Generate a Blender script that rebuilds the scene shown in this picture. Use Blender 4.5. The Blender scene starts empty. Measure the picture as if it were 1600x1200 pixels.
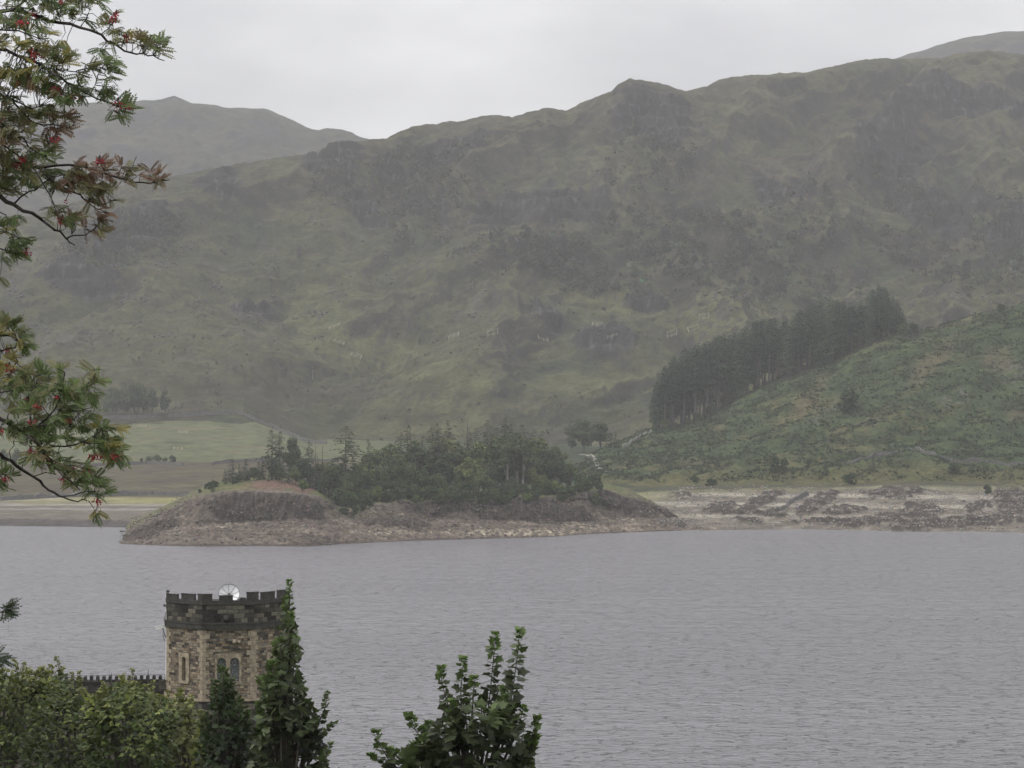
import bpy, math, random
import numpy as np
from mathutils import Vector
from mathutils.bvhtree import BVHTree
random.seed(7); rng = np.random.default_rng(7)
R = math.radians
SC = bpy.context.scene; COL = SC.collection
# ------------------------------------------------------------ camera, sky, sun, exposure
F = 4000.0; H = 35.0; YH = 617.0          # focal length in photo pixels, eye height above the water, horizon row
cam = bpy.data.cameras.new('camera'); co = bpy.data.objects.new('camera', cam); COL.objects.link(co)
co.location = (0, 0, H); co.rotation_euler = (R(90), 0, 0)
cam.sensor_width = 36; cam.lens = 36*F/1600; cam.shift_y = (YH-600)/1600
cam.clip_start = 0.5; cam.clip_end = 9000
SC.camera = co
W = bpy.data.worlds.new('World'); SC.world = W; W.use_nodes = True
nt = W.node_tree; nt.nodes.clear()
def N(t, typ, **kw):
    n = t.nodes.new(typ)
    for k, v in kw.items():
        if k in n.bl_rna.properties and not isinstance(v, (list, tuple)) : setattr(n, k, v)
        else: n.inputs[k].default_value = v
    return n
out = N(nt, 'ShaderNodeOutputWorld'); bg = N(nt, 'ShaderNodeBackground', Strength=0.1)
sky = nt.nodes.new('ShaderNodeTexSky'); sky.sky_type = 'NISHITA'; sky.sun_disc = False
sky.sun_elevation = R(48); sky.sun_rotation = R(200)
tc = nt.nodes.new('ShaderNodeTexCoord')
mp = nt.nodes.new('ShaderNodeMapping'); mp.inputs['Scale'].default_value = (5.0, 5.0, 14.0); mp.inputs['Location'].default_value = (1.3, 0.2, 0.4)
nz = N(nt, 'ShaderNodeTexNoise', Scale=1.3, Detail=5.0, Roughness=0.5)
rp = nt.nodes.new('ShaderNodeValToRGB')
rp.color_ramp.elements[0].position = 0.34; rp.color_ramp.elements[0].color = (0.55, 0.55, 0.57, 1)
rp.color_ramp.elements[1].position = 0.66; rp.color_ramp.elements[1].color = (0.83, 0.825, 0.835, 1)
mul = nt.nodes.new('ShaderNodeVectorMath'); mul.operation = 'SCALE'; mul.inputs['Scale'].default_value = 10.0
mx = nt.nodes.new('ShaderNodeMixRGB'); mx.inputs['Fac'].default_value = 0.93
L = nt.links.new
L(tc.outputs['Generated'], mp.inputs['Vector']); L(mp.outputs[0], nz.inputs['Vector']); L(nz.outputs['Fac'], rp.inputs[0])
sx = nt.nodes.new('ShaderNodeSeparateXYZ'); L(tc.outputs['Generated'], sx.inputs[0])
el = nt.nodes.new('ShaderNodeMapRange'); el.inputs['From Min'].default_value = 0.12; el.inputs['From Max'].default_value = 0.75
el.inputs['To Min'].default_value = 8.7; el.inputs['To Max'].default_value = 17.0; L(sx.outputs['Z'], el.inputs['Value']); L(el.outputs[0], mul.inputs['Scale'])
L(rp.outputs[0], mul.inputs[0]); L(sky.outputs[0], mx.inputs[1]); L(mul.outputs[0], mx.inputs[2]); L(mx.outputs[0], bg.inputs['Color']); L(bg.outputs[0], out.inputs[0])
sl = bpy.data.lights.new('sun', 'SUN'); sl.energy = 1.15; sl.angle = R(10); sl.color = (1, 0.96, 0.9)
so = bpy.data.objects.new('sun', sl); COL.objects.link(so)
_d = Vector((-0.80, -0.12, 0.62)).normalized(); so.rotation_euler = _d.to_track_quat('Z', 'Y').to_euler(); so.location = (0, 0, 900)
sky.sun_elevation = math.asin(_d.z); sky.sun_rotation = math.atan2(_d.x, _d.y)
SC.view_settings.view_transform = 'Standard'; SC.view_settings.look = 'None'; SC.view_settings.gamma = 1
SC.view_settings.exposure = 0.35
SC.cycles.volume_bounces = 1; SC.cycles.max_bounces = 6
HAZE = 0.00015

# ------------------------------------------------------------ helpers
def P(px, py, D): return np.array(((px-800)/F*D, D, H+(YH-py)/F*D))
_perm = np.random.default_rng(11).permutation(512); _perm = np.concatenate([_perm, _perm, _perm])
_g = np.random.default_rng(5).normal(size=(512, 3)); _g /= np.linalg.norm(_g, axis=1)[:, None]
def pn(x, y, z=0.0):
    x, y, z = np.broadcast_arrays(np.asarray(x, float), np.asarray(y, float), np.asarray(z, float))
    xi, yi, zi = np.floor(x).astype(int), np.floor(y).astype(int), np.floor(z).astype(int)
    fx, fy, fz = x-xi, y-yi, z-zi
    s = lambda t: t*t*t*(t*(t*6-15)+10)
    u, v, w = s(fx), s(fy), s(fz); r = 0
    for a in (0, 1):
        for b in (0, 1):
            for c in (0, 1):
                h = _perm[_perm[_perm[(xi+a) & 511]+((yi+b) & 511)]+((zi+c) & 511)]
                g = _g[h]
                d = g[..., 0]*(fx-a)+g[..., 1]*(fy-b)+g[..., 2]*(fz-c)
                r = r+d*(u if a else 1-u)*(v if b else 1-v)*(w if c else 1-w)
    return r*1.6
def fbm(x, y, z=0.0, o=5, g=0.5):
    r = 0; a = 1; f = 1; t = 0
    for i in range(o):
        r = r+a*pn(x*f+i*17.3, y*f+i*5.1, np.asarray(z)*f+i*3.7); t += a; a *= g; f *= 2.03
    return r/t
def ridged(x, y, z=0.0, o=4, g=0.5):
    r = 0; a = 1; f = 1; t = 0
    for i in range(o):
        r = r+a*(1-2*np.abs(pn(x*f+i*13.3, y*f+i*7.1, np.asarray(z)*f+i*3.1))); t += a; a *= g; f *= 2.1
    return r/t
def ss(a, b, x):
    t = np.clip((x-a)/(b-a), 0, 1); return t*t*(3-2*t)
def mixc(c, new, m): return c*(1-m[..., None])+np.array(new)*m[..., None]

def tag(o, label=None, cat=None, group=None, kind=None):
    if label: o['label'] = label
    if cat: o['category'] = cat
    if group: o['group'] = group
    if kind: o['kind'] = kind
    return o
def mesh_np(name, V, tris=None, quads=None, col=None, uv=None, smooth=True, fcol=None):
    me = bpy.data.meshes.new(name)
    V = np.asarray(V, np.float32).reshape(-1, 3)
    lp = []; st = []; n = 0
    if tris is not None and len(tris):
        t = np.asarray(tris, np.int32).reshape(-1, 3); lp.append(t.ravel()); st.append(np.arange(len(t))*3); n = len(t)*3
    if quads is not None and len(quads):
        q = np.asarray(quads, np.int32).reshape(-1, 4); lp.append(q.ravel()); st.append(n+np.arange(len(q))*4)
    lp = np.concatenate(lp).astype(np.int32); st = np.concatenate(st).astype(np.int32)
    me.vertices.add(len(V)); me.vertices.foreach_set('co', V.ravel())
    me.loops.add(len(lp)); me.loops.foreach_set('vertex_index', lp)
    me.polygons.add(len(st)); me.polygons.foreach_set('loop_start', st)
    me.update(calc_edges=True); me.validate()
    if smooth: me.polygons.foreach_set('use_smooth', np.ones(len(me.polygons), bool))
    if col is not None:
        a = me.color_attributes.new('tint', 'FLOAT_COLOR', 'POINT')
        c = np.ones((len(V), 4), np.float32); c[:, :3] = np.asarray(col).reshape(-1, 3); a.data.foreach_set('color', c.ravel())
    if uv is not None:
        u = me.uv_layers.new(name='UVMap'); u.data.foreach_set('uv', np.asarray(uv, np.float32)[lp].ravel())
    return me
def link(name, me, mat=None, parent=None):
    o = bpy.data.objects.new(name, me); COL.objects.link(o)
    if mat is not None and me is not None and not me.materials: me.materials.append(mat)
    if parent is not None: o.parent = parent
    return o
def empty(name, loc=(0, 0, 0), rz=0):
    o = bpy.data.objects.new(name, None); COL.objects.link(o); o.location = loc; o.rotation_euler.z = rz; return o
class MB:
    """collects polygons (with uv) into one mesh"""
    def __init__(s): s.v = []; s.f = []; s.uv = []
    def add(s, vs, fs, uvs=None):
        b = len(s.v); s.v += [tuple(map(float, p)) for p in vs]; s.f += [tuple(b+i for i in f) for f in fs]
        s.uv += list(uvs) if uvs is not None else [(p[0]+p[1], p[2]) for p in vs]
    def box(s, c, d, rz=0, uvo=0):
        cx, cy, cz = c; hx, hy, hz = d[0]/2, d[1]/2, d[2]/2; vs = []
        for k in (-1, 1):
            for i, j in ((-1, -1), (1, -1), (1, 1), (-1, 1)):
                x, y = i*hx, j*hy
                vs.append((cx+x*math.cos(rz)-y*math.sin(rz), cy+x*math.sin(rz)+y*math.cos(rz), cz+k*hz))
        s.add(vs, [(3, 2, 1, 0), (4, 5, 6, 7), (0, 1, 5, 4), (1, 2, 6, 5), (2, 3, 7, 6), (3, 0, 4, 7)])
    def tube(s, pts, rad, n=7):
        pts = [Vector(p) for p in pts]; m = len(pts)
        if not hasattr(rad, '__len__'): rad = [rad]*m
        rings = []; up = Vector((0.31, 0.17, 1)).normalized()
        for i, p in enumerate(pts):
            t = (pts[min(i+1, m-1)]-pts[max(i-1, 0)]).normalized()
            a = t.cross(up)
            if a.length < 0.1: a = t.cross(Vector((1, 0, 0)))
            a.normalize(); b = t.cross(a)
            rings += [p+(a*math.cos(2*math.pi*k/n)+b*math.sin(2*math.pi*k/n))*rad[i] for k in range(n)]
        fs = [(i*n+k, i*n+(k+1) % n, (i+1)*n+(k+1) % n, (i+1)*n+k) for i in range(m-1) for k in range(n)]
        fs += [tuple(range(n))[::-1], tuple((m-1)*n+k for k in range(n))]
        s.add(rings, fs)
    def mesh(s, name, smooth=False):
        me = bpy.data.meshes.new(name); me.from_pydata(s.v, [], s.f); me.update()
        u = me.uv_layers.new(name='UVMap')
        for l in me.loops: u.data[l.index].uv = s.uv[l.vertex_index]
        if smooth: me.polygons.foreach_set('use_smooth', [True]*len(me.polygons))
        return me
    def build(s, name, mat, parent=None, smooth=False): return link(name, s.mesh(name, smooth), mat, parent)

# ------------------------------------------------------------ materials
def mat(name):
    m = bpy.data.materials.new(name); m.use_nodes = True; t = m.node_tree; t.nodes.clear()
    o = t.nodes.new('ShaderNodeOutputMaterial'); return m, t, o
def rampn(t, inp, stops):
    r = t.nodes.new('ShaderNodeValToRGB'); e = r.color_ramp.elements
    e[0].position, e[0].color = stops[0][0], (*stops[0][1], 1); e[1].position, e[1].color = stops[-1][0], (*stops[-1][1], 1)
    for p, c in stops[1:-1]:
        k = e.new(p); k.color = (*c, 1)
    t.links.new(inp, r.inputs[0]); return r
def terrain_mat(name, s1, s2, amp=0.35, bump=0.6, bdist=0.5, stretch=(1, 1, 1)):
    m, t, o = mat(name); l = t.links.new
    b = N(t, 'ShaderNodeBsdfPrincipled', Roughness=0.95); b.inputs['Specular IOR Level'].default_value = 0.15
    at = t.nodes.new('ShaderNodeAttribute'); at.attribute_name = 'tint'
    g = t.nodes.new('ShaderNodeNewGeometry'); mp = t.nodes.new('ShaderNodeMapping'); mp.inputs['Scale'].default_value = stretch
    l(g.outputs['Position'], mp.inputs[0])
    n1 = N(t, 'ShaderNodeTexNoise', Scale=s1, Detail=6.0, Roughness=0.78); n2 = N(t, 'ShaderNodeTexNoise', Scale=s2, Detail=5.0, Roughness=0.65)
    l(mp.outputs[0], n1.inputs['Vector']); l(mp.outputs[0], n2.inputs['Vector'])
    r1 = rampn(t, n1.outputs['Fac'], [(0.3, (1-amp,)*3), (0.7, (1+amp,)*3)]); r2 = rampn(t, n2.outputs['Fac'], [(0.32, (1-amp*1.2,)*3), (0.68, (1+amp*1.2, 1+amp*1.2, 1+amp))])
    a = N(t, 'ShaderNodeMixRGB', blend_type='MULTIPLY', Fac=1.0); c = N(t, 'ShaderNodeMixRGB', blend_type='MULTIPLY', Fac=1.0)
    l(at.outputs['Color'], a.inputs[1]); l(r1.outputs[0], a.inputs[2]); l(a.outputs[0], c.inputs[1]); l(r2.outputs[0], c.inputs[2]); l(c.outputs[0], b.inputs['Base Color'])
    bp = N(t, 'ShaderNodeBump', Strength=bump, Distance=bdist); l(n2.outputs['Fac'], bp.inputs['Height']); l(bp.outputs[0], b.inputs['Normal'])
    l(b.outputs[0], o.inputs[0]); return m
def leaf_mat(name, trans=0.25, rough=0.55, var=0.25, spec=0.3):
    m, t, o = mat(name); l = t.links.new
    at = t.nodes.new('ShaderNodeAttribute'); at.attribute_name = 'tint'
    oi = t.nodes.new('ShaderNodeObjectInfo')
    r = rampn(t, oi.outputs['Random'], [(0, (1-var, 1-var*0.8, 1-var)), (0.5, (1, 1, 0.95)), (1, (1+var, 1+var*0.8, 1+var*0.3))])
    a = N(t, 'ShaderNodeMixRGB', blend_type='MULTIPLY', Fac=1.0); l(at.outputs['Color'], a.inputs[1]); l(r.outputs[0], a.inputs[2])
    b = N(t, 'ShaderNodeBsdfPrincipled', Roughness=rough); b.inputs['Specular IOR Level'].default_value = spec; l(a.outputs[0], b.inputs['Base Color'])
    tr = t.nodes.new('ShaderNodeBsdfTranslucent'); l(a.outputs[0], tr.inputs['Color'])
    mx = N(t, 'ShaderNodeMixShader', Fac=trans); l(b.outputs[0], mx.inputs[1]); l(tr.outputs[0], mx.inputs[2]); l(mx.outputs[0], o.inputs[0])
    return m
def plain_mat(name, c1, c2, scale=3.0, rough=0.85, bump=0.3, dist=0.02, metal=0.0, det=6.0, stretch=(1, 1, 1)):
    m, t, o = mat(name); l = t.links.new
    b = N(t, 'ShaderNodeBsdfPrincipled', Roughness=rough, Metallic=metal)
    tcn = t.nodes.new('ShaderNodeTexCoord'); mp = t.nodes.new('ShaderNodeMapping'); mp.inputs['Scale'].default_value = stretch
    n = N(t, 'ShaderNodeTexNoise', Scale=scale, Detail=det, Roughness=0.65); l(tcn.outputs['Object'], mp.inputs[0]); l(mp.outputs[0], n.inputs['Vector'])
    r = rampn(t, n.outputs['Fac'], [(0.32, c1), (0.68, c2)]); l(r.outputs[0], b.inputs['Base Color'])
    bp = N(t, 'ShaderNodeBump', Strength=bump, Distance=dist); l(n.outputs['Fac'], bp.inputs['Height']); l(bp.outputs[0], b.inputs['Normal'])
    l(b.outputs[0], o.inputs[0]); return m
M = {}
M['leaf'] = leaf_mat('broadleaf_foliage'); M['far_leaf'] = leaf_mat('distant_foliage', 0.15, 0.8, 0.33, 0.1); M['rowan_leaf'] = leaf_mat('rowan_leaf', 0.42, 0.5, 0.0, 0.2)
M['near_leaf'] = leaf_mat('sycamore_leaf', 0.28, 0.5, 0.0, 0.25)
M['bark'] = plain_mat('dark_bark', (0.035, 0.028, 0.024), (0.10, 0.085, 0.07), 9)
M['pale_bark'] = plain_mat('birch_bark', (0.20, 0.185, 0.165), (0.44, 0.41, 0.37), 4)
M['grey_bark'] = plain_mat('grey_conifer_bark', (0.05, 0.046, 0.04), (0.15, 0.14, 0.12), 3)
M['rowan_bark'] = plain_mat('rowan_bark', (0.03, 0.022, 0.022), (0.075, 0.06, 0.058), 30)
M['wood'] = plain_mat('weathered_wood', (0.28, 0.26, 0.18), (0.46, 0.43, 0.31), 2)
M['drystone'] = plain_mat('dry_stone', (0.045, 0.045, 0.042), (0.16, 0.155, 0.145), 1.6, bump=0.8, dist=0.2)
M['palestone'] = plain_mat('pale_dry_stone', (0.11, 0.11, 0.09), (0.24, 0.24, 0.20), 1.6, bump=0.8, dist=0.2)

# ------------------------------------------------------------ terrain by lofted rows
def loft(rows, px0, px1, dpx, segs, smooth=7):
    """rows: list of (D(px), z(px)) -> x,y,z,v grids"""
    px = np.arange(px0, px1+dpx*0.5, dpx)
    Ds, Zs = [], []
    for r in rows:
        D, Z = r(px); Ds.append(np.broadcast_to(D, px.shape).astype(float)); Zs.append(np.broadcast_to(Z, px.shape).astype(float))
    Ds, Zs = np.array(Ds), np.array(Zs)
    vs = np.concatenate([np.linspace(i, i+1, n, endpoint=False) for i, n in enumerate(segs)]+[[len(segs)]])
    i0 = np.minimum(np.floor(vs).astype(int), len(rows)-2); t = (vs-i0)[:, None]
    D = Ds[i0]*(1-t)+Ds[i0+1]*t; Z = Zs[i0]*(1-t)+Zs[i0+1]*t
    if smooth > 1:
        k = np.ones(smooth)/smooth; p = smooth//2
        for A in (D, Z):
            B = np.pad(A, ((p, p), (0, 0)), mode='edge'); A[:] = sum(B[j:j+A.shape[0]]*k[j] for j in range(smooth))
    PX = np.broadcast_to(px, D.shape); V = np.broadcast_to(vs[:, None], D.shape)
    return PX, V, (PX-800)/F*D, D.copy(), Z.copy()
def grid_faces(a, b):
    i = np.arange(a*b).reshape(a, b)
    return np.stack([i[:-1, :-1], i[:-1, 1:], i[1:, 1:], i[1:, :-1]], -1).reshape(-1, 4)
def slope(X, Y, Z):
    dx = np.gradient(Z, axis=1)/np.maximum(np.hypot(np.gradient(X, axis=1), np.gradient(Y, axis=1)), 1e-3)
    dy = np.gradient(Z, axis=0)/np.maximum(np.hypot(np.gradient(X, axis=0), np.gradient(Y, axis=0)), 1e-3)
    return np.hypot(dx, dy)
BVH = {}
def terrain(name, X, Y, Z, C, material, label=None, cat=None):
    V = np.stack([X, Y, Z], -1).reshape(-1, 3); q = grid_faces(*X.shape)
    me = mesh_np(name, V, quads=q, col=np.clip(C, 0.005, 1).reshape(-1, 3)); o = link(name, me, material); o['kind'] = 'structure'
    if label: o['label'] = label
    if cat: o['category'] = cat
    BVH[name] = BVHTree.FromPolygons(V.tolist(), q.tolist()); return o
def I(xs): # [(px,val),...] -> function
    a = np.array(xs, float); return lambda p: np.interp(p, a[:, 0], a[:, 1])
def row(D, py=None, z=None):
    D = I(D) if isinstance(D, list) else (lambda p, d=D: np.full(p.shape, float(d)))
    if py is not None:
        f = I(py); return lambda p: (D(p), H+(YH-f(p))/F*D(p))
    f = I(z) if isinstance(z, list) else (lambda p, c=z: np.full(p.shape, float(c)))
    return lambda p: (D(p), f(p))
def ray(px, py, names=None):
    """ground point seen through a photo pixel"""
    d = Vector(((px-800)/F, 1, (YH-py)/F)).normalized(); best = None
    for k in (names or BVH):
        h = BVH[k].ray_cast(Vector((0, 0, H)), d, 8000)
        if h[0] is not None and (best is None or h[3] < best[3]): best = h
    return best[0].copy() if best else None
def ground(x, y, names=None):
    z = -99
    for k in (names or BVH):
        h = BVH[k].ray_cast(Vector((x, y, 2000)), Vector((0, 0, -1)))
        if h[0] is not None: z = max(z, h[0].z)
    return z
def PYof(Y, Z): return YH-(Z-H)*F/Y
def ell(PX, PY, items, nz=0, amp=0.6):
    m = np.zeros(PX.shape)
    for it in items:
        cx, cy, rx, ry = it[:4]; a = R(it[4]) if len(it) > 4 else 0
        dx, dy = PX-cx, PY-cy; u = (dx*math.cos(a)+dy*math.sin(a))/rx; v = (-dx*math.sin(a)+dy*math.cos(a))/ry
        m = np.maximum(m, ss(1.25, 0.65, np.sqrt(u*u+v*v)+amp*nz))
    return m

# --- main fell
crest = [(-500, 470), (-150, 400), (0, 360), (100, 325), (185, 295), (225, 282), (270, 272), (300, 266), (400, 252), (470, 240), (500, 229), (520, 225), (580, 220), (605, 219), (640, 207), (665, 201), (690, 198), (735, 191), (770, 187), (800, 190), (830, 182), (855, 176), (885, 179), (905, 170), (930, 158), (955, 152), (965, 140), (985, 132), (1010, 137), (1045, 144), (1073, 150), (1090, 144), (1110, 139), (1150, 129), (1170, 126), (1210, 124), (1260, 122), (1300, 111), (1340, 103), (1380, 98), (1430, 99), (1470, 97), (1500, 90), (1540, 88), (1600, 92), (1750, 110), (2100, 170)]
cD = [(-500, 1350), (0, 1480), (300, 1560), (600, 1650), (1000, 1780), (1600, 1950), (2100, 2050)]
cDf = I(cD)
foot = row([(-500, 1150), (500, 1180), (900, 1120), (1600, 1100), (2100, 1100)], py=[(-500, 645), (160, 650), (280, 648), (380, 644), (440, 668), (520, 690), (900, 700), (1100, 690), (1600, 690), (2100, 690)])
def midrow(f, g):
    cr = I(crest)
    def r(p):
        D0, Z0 = foot(p); D1 = cDf(p); Z1 = H+(YH-cr(p))/F*D1
        return D0+(D1-D0)*f, Z0+(Z1-Z0)*g
    return r
rows = [lambda p: (foot(p)[0]-70, foot(p)[1]-16), foot, midrow(0.3, 0.22), midrow(0.62, 0.60), midrow(0.86, 0.9), row(cD, py=crest),
        lambda p: (cDf(p)+160, midrow(1, 1)(p)[1]-30), lambda p: (cDf(p)+700, np.full(p.shape, -5.0))]
PX, V, X, Y, Z = loft(rows, -500, 2100, 2.2, [20, 130, 150, 130, 90, 30, 30], 9)
PYo = PYof(Y, Z)
zo = 1.0*ss(1.0, 1.3, V)*(1-0.93*np.exp(-((V-5)/0.25)**2))
warp = fbm(X/160, Y/160, 3, 3)*60
# spurs and gullies run down and to the right
q = X*0.92-(Y-1300)*0.40+warp
rdm = ss(500, 1000, PX); dis = (19+13*rdm)*ridged(q/95, Y/420, 1, 3)+(3+9*rdm)*ridged((q+20*fbm(X/50, Y/50, 6, 2))/42, Y/260, 12, 4)+4*ridged(X/28, Y/60, 15, 4)+6*fbm(X/45, Y/60, 2, 4)+3.4*ridged((X+warp)/22, Y/34, 4, 4)*ss(-0.4, 0.5, fbm(X/120, Y/120, 9, 3))
dis += 1.1*fbm(X/5, Y/8, 8, 3)
nzm = fbm(X/22, Z/14, 7, 4)
crags = [(345, 300, 38, 32), (520, 272, 46, 38), (610, 275, 26, 22), (706, 262, 60, 34), (655, 335, 45, 24, 30), (845, 360, 105, 40, 8), (570, 330, 40, 18, 40), (1010, 515, 38, 14, 10), (940, 562, 48, 18, 8), (1020, 225, 70, 52, 40), (1385, 255, 85, 50, 22), (1470, 195, 90, 24, 12), (1575, 215, 60, 26, 20), (1480, 350, 80, 28, 10), (1220, 330, 60, 22, 40), (200, 375, 70, 30, -10), (130, 460, 60, 24), (855, 545, 34, 10, 12), (400, 500, 40, 12), (860, 440, 60, 14, 15), (1600, 400, 80, 30)]
cm = ell(PX, PYo, crags, nzm, 0.55)
Z += (dis-9)*zo*0.85-3.0*np.exp(-((V-5)/0.25)**2)
# crags: benches stepping the slope
st = 9.0; bench = (Z/st-np.floor(Z/st)); stepz = (np.floor(Z/st)+ss(0.35, 0.75, bench))*st
Z += cm*zo*(stepz-Z)*0.95+cm*zo*4.0*ridged(X/9, Y/40, Z/30, 4)
Z += np.exp(-((V-5)/0.18)**2)*2.2*fbm(X/14, Y/30, 1, 4)
cap = H+(YH-I(crest)(PX))/F*Y+1.5+2.4*fbm(PX/19, 0.5, 3, 4)*ss(3.5, 4.8, V); dd_ = (cap-Z)/5.0      # keep the shoulder below the ridge line
Z = cap-5.0*np.logaddexp(0, dd_)+3.0+2.6*fbm(X/16, Y/40, 44, 4)*np.exp(-((V-5)/0.4)**2)
sp = slope(X, Y, Z); PYn = PYof(Y, Z)
C = np.zeros(X.shape+(3,))+np.array((0.115, 0.120, 0.050))
n1 = fbm(X/90, Y/90, 21, 4); n2 = fbm(X/25, Y/32, 22, 4); n3 = fbm(X/7, Y/10, 23, 4)
C = mixc(C, (0.17, 0.165, 0.065), ss(0.0, 0.5, n1+0.5*n2)); C = mixc(C, (0.12, 0.092, 0.062), ss(0.05, 0.45, -n1+0.6*n2)*0.75)
C = mixc(C, (0.055, 0.085, 0.040), ss(0.05, 0.4, fbm(X/60, Y/70, 31, 4)+0.3*n3)*0.8)     # bracken
C = mixc(C, (0.16, 0.115, 0.07), ss(430, 180, PYn)*ss(-0.3, 0.4, n2)*0.55)                   # heathery tops
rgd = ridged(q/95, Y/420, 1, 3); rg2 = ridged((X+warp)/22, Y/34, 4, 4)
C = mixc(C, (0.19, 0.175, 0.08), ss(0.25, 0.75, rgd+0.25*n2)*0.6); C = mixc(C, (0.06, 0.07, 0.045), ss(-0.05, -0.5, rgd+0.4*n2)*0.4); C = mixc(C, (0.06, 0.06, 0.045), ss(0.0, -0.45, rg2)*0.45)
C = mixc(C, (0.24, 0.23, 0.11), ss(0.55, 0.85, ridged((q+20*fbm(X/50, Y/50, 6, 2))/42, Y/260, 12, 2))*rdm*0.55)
C = C*(1+0.35*np.clip(fbm(X/3.2, Y/5, 77, 3), -1, 1))[..., None]
gr = ell(PX, PYn, [(1000, 480, 110, 22, 6), (1200, 500, 160, 30, 12), (1250, 440, 200, 12, 40), (500, 500, 60, 50, 40), (620, 560, 160, 30, 15), (1150, 560, 120, 60, 20), (940, 600, 130, 20)], n2, 0.5)
C = mixc(C, (0.22, 0.22, 0.085), gr*0.7)
scree = ss(0.15, 0.5, fbm(X/50+3, Y/80, 41, 4)+0.45*n3)*ss(280, 330, PYn)*ss(640, 520, PYn)
C = mixc(C, (0.19, 0.165, 0.145), scree*0.45)
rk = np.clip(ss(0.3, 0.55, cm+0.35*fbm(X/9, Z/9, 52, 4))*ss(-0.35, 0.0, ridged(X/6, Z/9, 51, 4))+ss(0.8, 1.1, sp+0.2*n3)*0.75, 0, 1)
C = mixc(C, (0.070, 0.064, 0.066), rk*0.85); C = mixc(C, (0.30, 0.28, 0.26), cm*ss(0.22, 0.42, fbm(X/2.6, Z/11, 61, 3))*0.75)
C = mixc(C, (0.30, 0.29, 0.28), (rng.random(X.shape) > 0.999)*ss(620, 380, PYn)*(0.3+scree))
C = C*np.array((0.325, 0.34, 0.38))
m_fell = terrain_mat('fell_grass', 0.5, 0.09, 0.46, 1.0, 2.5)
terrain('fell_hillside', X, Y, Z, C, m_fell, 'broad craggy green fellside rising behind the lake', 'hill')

# --- distant fells
def fell(name, cr, D1, D0, pb, px0, px1, lab, sd):
    rows = [row(D0-100, py=[(px0, pb+60), (px1, pb+60)]), row(D0, py=[(px0, pb), (px1, pb)]), row(D1, py=cr), lambda p: (np.full(p.shape, D1+450.0), H+(YH-I(cr)(p))/F*D1-160)]
    PX, V, X, Y, Z = loft(rows, px0, px1, 4, [20, 170, 40], 5)
    k = ss(0.2, 1, V)*(1-0.93*np.exp(-((V-2)/0.12)**2))
    Z += k*(26*ridged((X+0.5*Y)/150+sd, Y/300, sd, 4)+10*fbm(X/50, Y/50, sd, 4)); Z += 2.5*fbm(X/25, Y/60, sd, 3)*np.exp(-((V-2)/0.12)**2)
    n = fbm(X/60, Y/80, sd+1, 5); C = np.zeros(X.shape+(3,))+np.array((0.12, 0.125, 0.06))
    C = mixc(C, (0.06, 0.06, 0.055), ss(0.0, 0.4, n)); C = mixc(C, (0.17, 0.17, 0.08), ss(0.1, 0.5, -n)); C = mixc(C, (0.07, 0.068, 0.07), ss(0.6, 1.0, slope(X, Y, Z)))
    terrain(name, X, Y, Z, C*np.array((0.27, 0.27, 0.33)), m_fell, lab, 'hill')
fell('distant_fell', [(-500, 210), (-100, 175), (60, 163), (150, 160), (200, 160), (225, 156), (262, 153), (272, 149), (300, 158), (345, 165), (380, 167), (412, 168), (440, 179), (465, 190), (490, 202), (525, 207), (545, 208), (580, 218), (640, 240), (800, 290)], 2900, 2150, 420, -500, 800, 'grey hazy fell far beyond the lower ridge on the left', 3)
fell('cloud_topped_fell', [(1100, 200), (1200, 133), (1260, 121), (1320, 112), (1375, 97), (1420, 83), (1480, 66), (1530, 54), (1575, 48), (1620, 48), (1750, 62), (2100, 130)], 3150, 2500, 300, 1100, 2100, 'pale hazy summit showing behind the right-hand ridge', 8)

# --- lowland: lake bed margin, beach, moor and meadow
Dw = [(-500, 695), (0, 683), (200, 676), (500, 672), (900, 668), (1070, 661), (1250, 668), (1400, 660), (1600, 652), (2100, 640)]
rows = [lambda p: (I(Dw)(p)-90, np.full(p.shape, -4.0)), row(Dw, z=0),
        row([(-500, 850), (400, 850), (700, 790), (950, 745), (1600, 735), (2100, 725)], py=[(-500, 777), (330, 776), (500, 776), (900, 771), (1050, 768), (1250, 762), (1400, 756), (1600, 762), (2100, 762)]),
        row([(-500, 1000), (450, 1000), (700, 940), (900, 850), (1100, 830), (2100, 830)], py=[(-500, 726), (150, 723), (450, 718), (700, 735), (850, 740), (940, 738), (1100, 735), (2100, 735)]),
        row([(-500, 1185), (500, 1185), (900, 1000), (2100, 1000)], py=[(-500, 647), (160, 650), (280, 646), (400, 650), (480, 684), (900, 698), (1100, 700), (2100, 700)]),
        row([(-500, 1290), (2100, 1290)], z=[(-500, 20), (500, 10), (2100, 4)])]
PX, V, X, Y, Z = loft(rows, -500, 2100, 2.4, [20, 130, 110, 110, 10], 9)
PYn = PYof(Y, Z)
k = ss(1.0, 1.25, V)
rightm = ss(960, 1080, PX)
n2 = fbm(X/18, Y/18, 2, 4); n3 = fbm(X/5, Y/5, 5, 4)
Z += k*(1.3*fbm(X/60, Y/45, 1, 4)*ss(1.6, 2.3, V)+0.25*n3)
outc = [(1135, 798, 40, 9, 4), (1065, 778, 22, 5, 0), (1190, 785, 44, 9, -25), (1275, 789, 42, 11, -28), (1205, 806, 30, 5, 5), (1320, 800, 34, 7, -5), (1395, 772, 50, 10, -3), (1440, 800, 34, 12, 4), (1370, 815, 60, 8, -6), (1500, 818, 110, 8, -2), (1580, 785, 30, 28, 60), (1050, 820, 26, 5, 8), (1170, 815, 26, 4, 4), (1530, 795, 28, 7, -14), (1450, 825, 60, 5, -5), (1290, 817, 50, 3, 0)]
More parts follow.
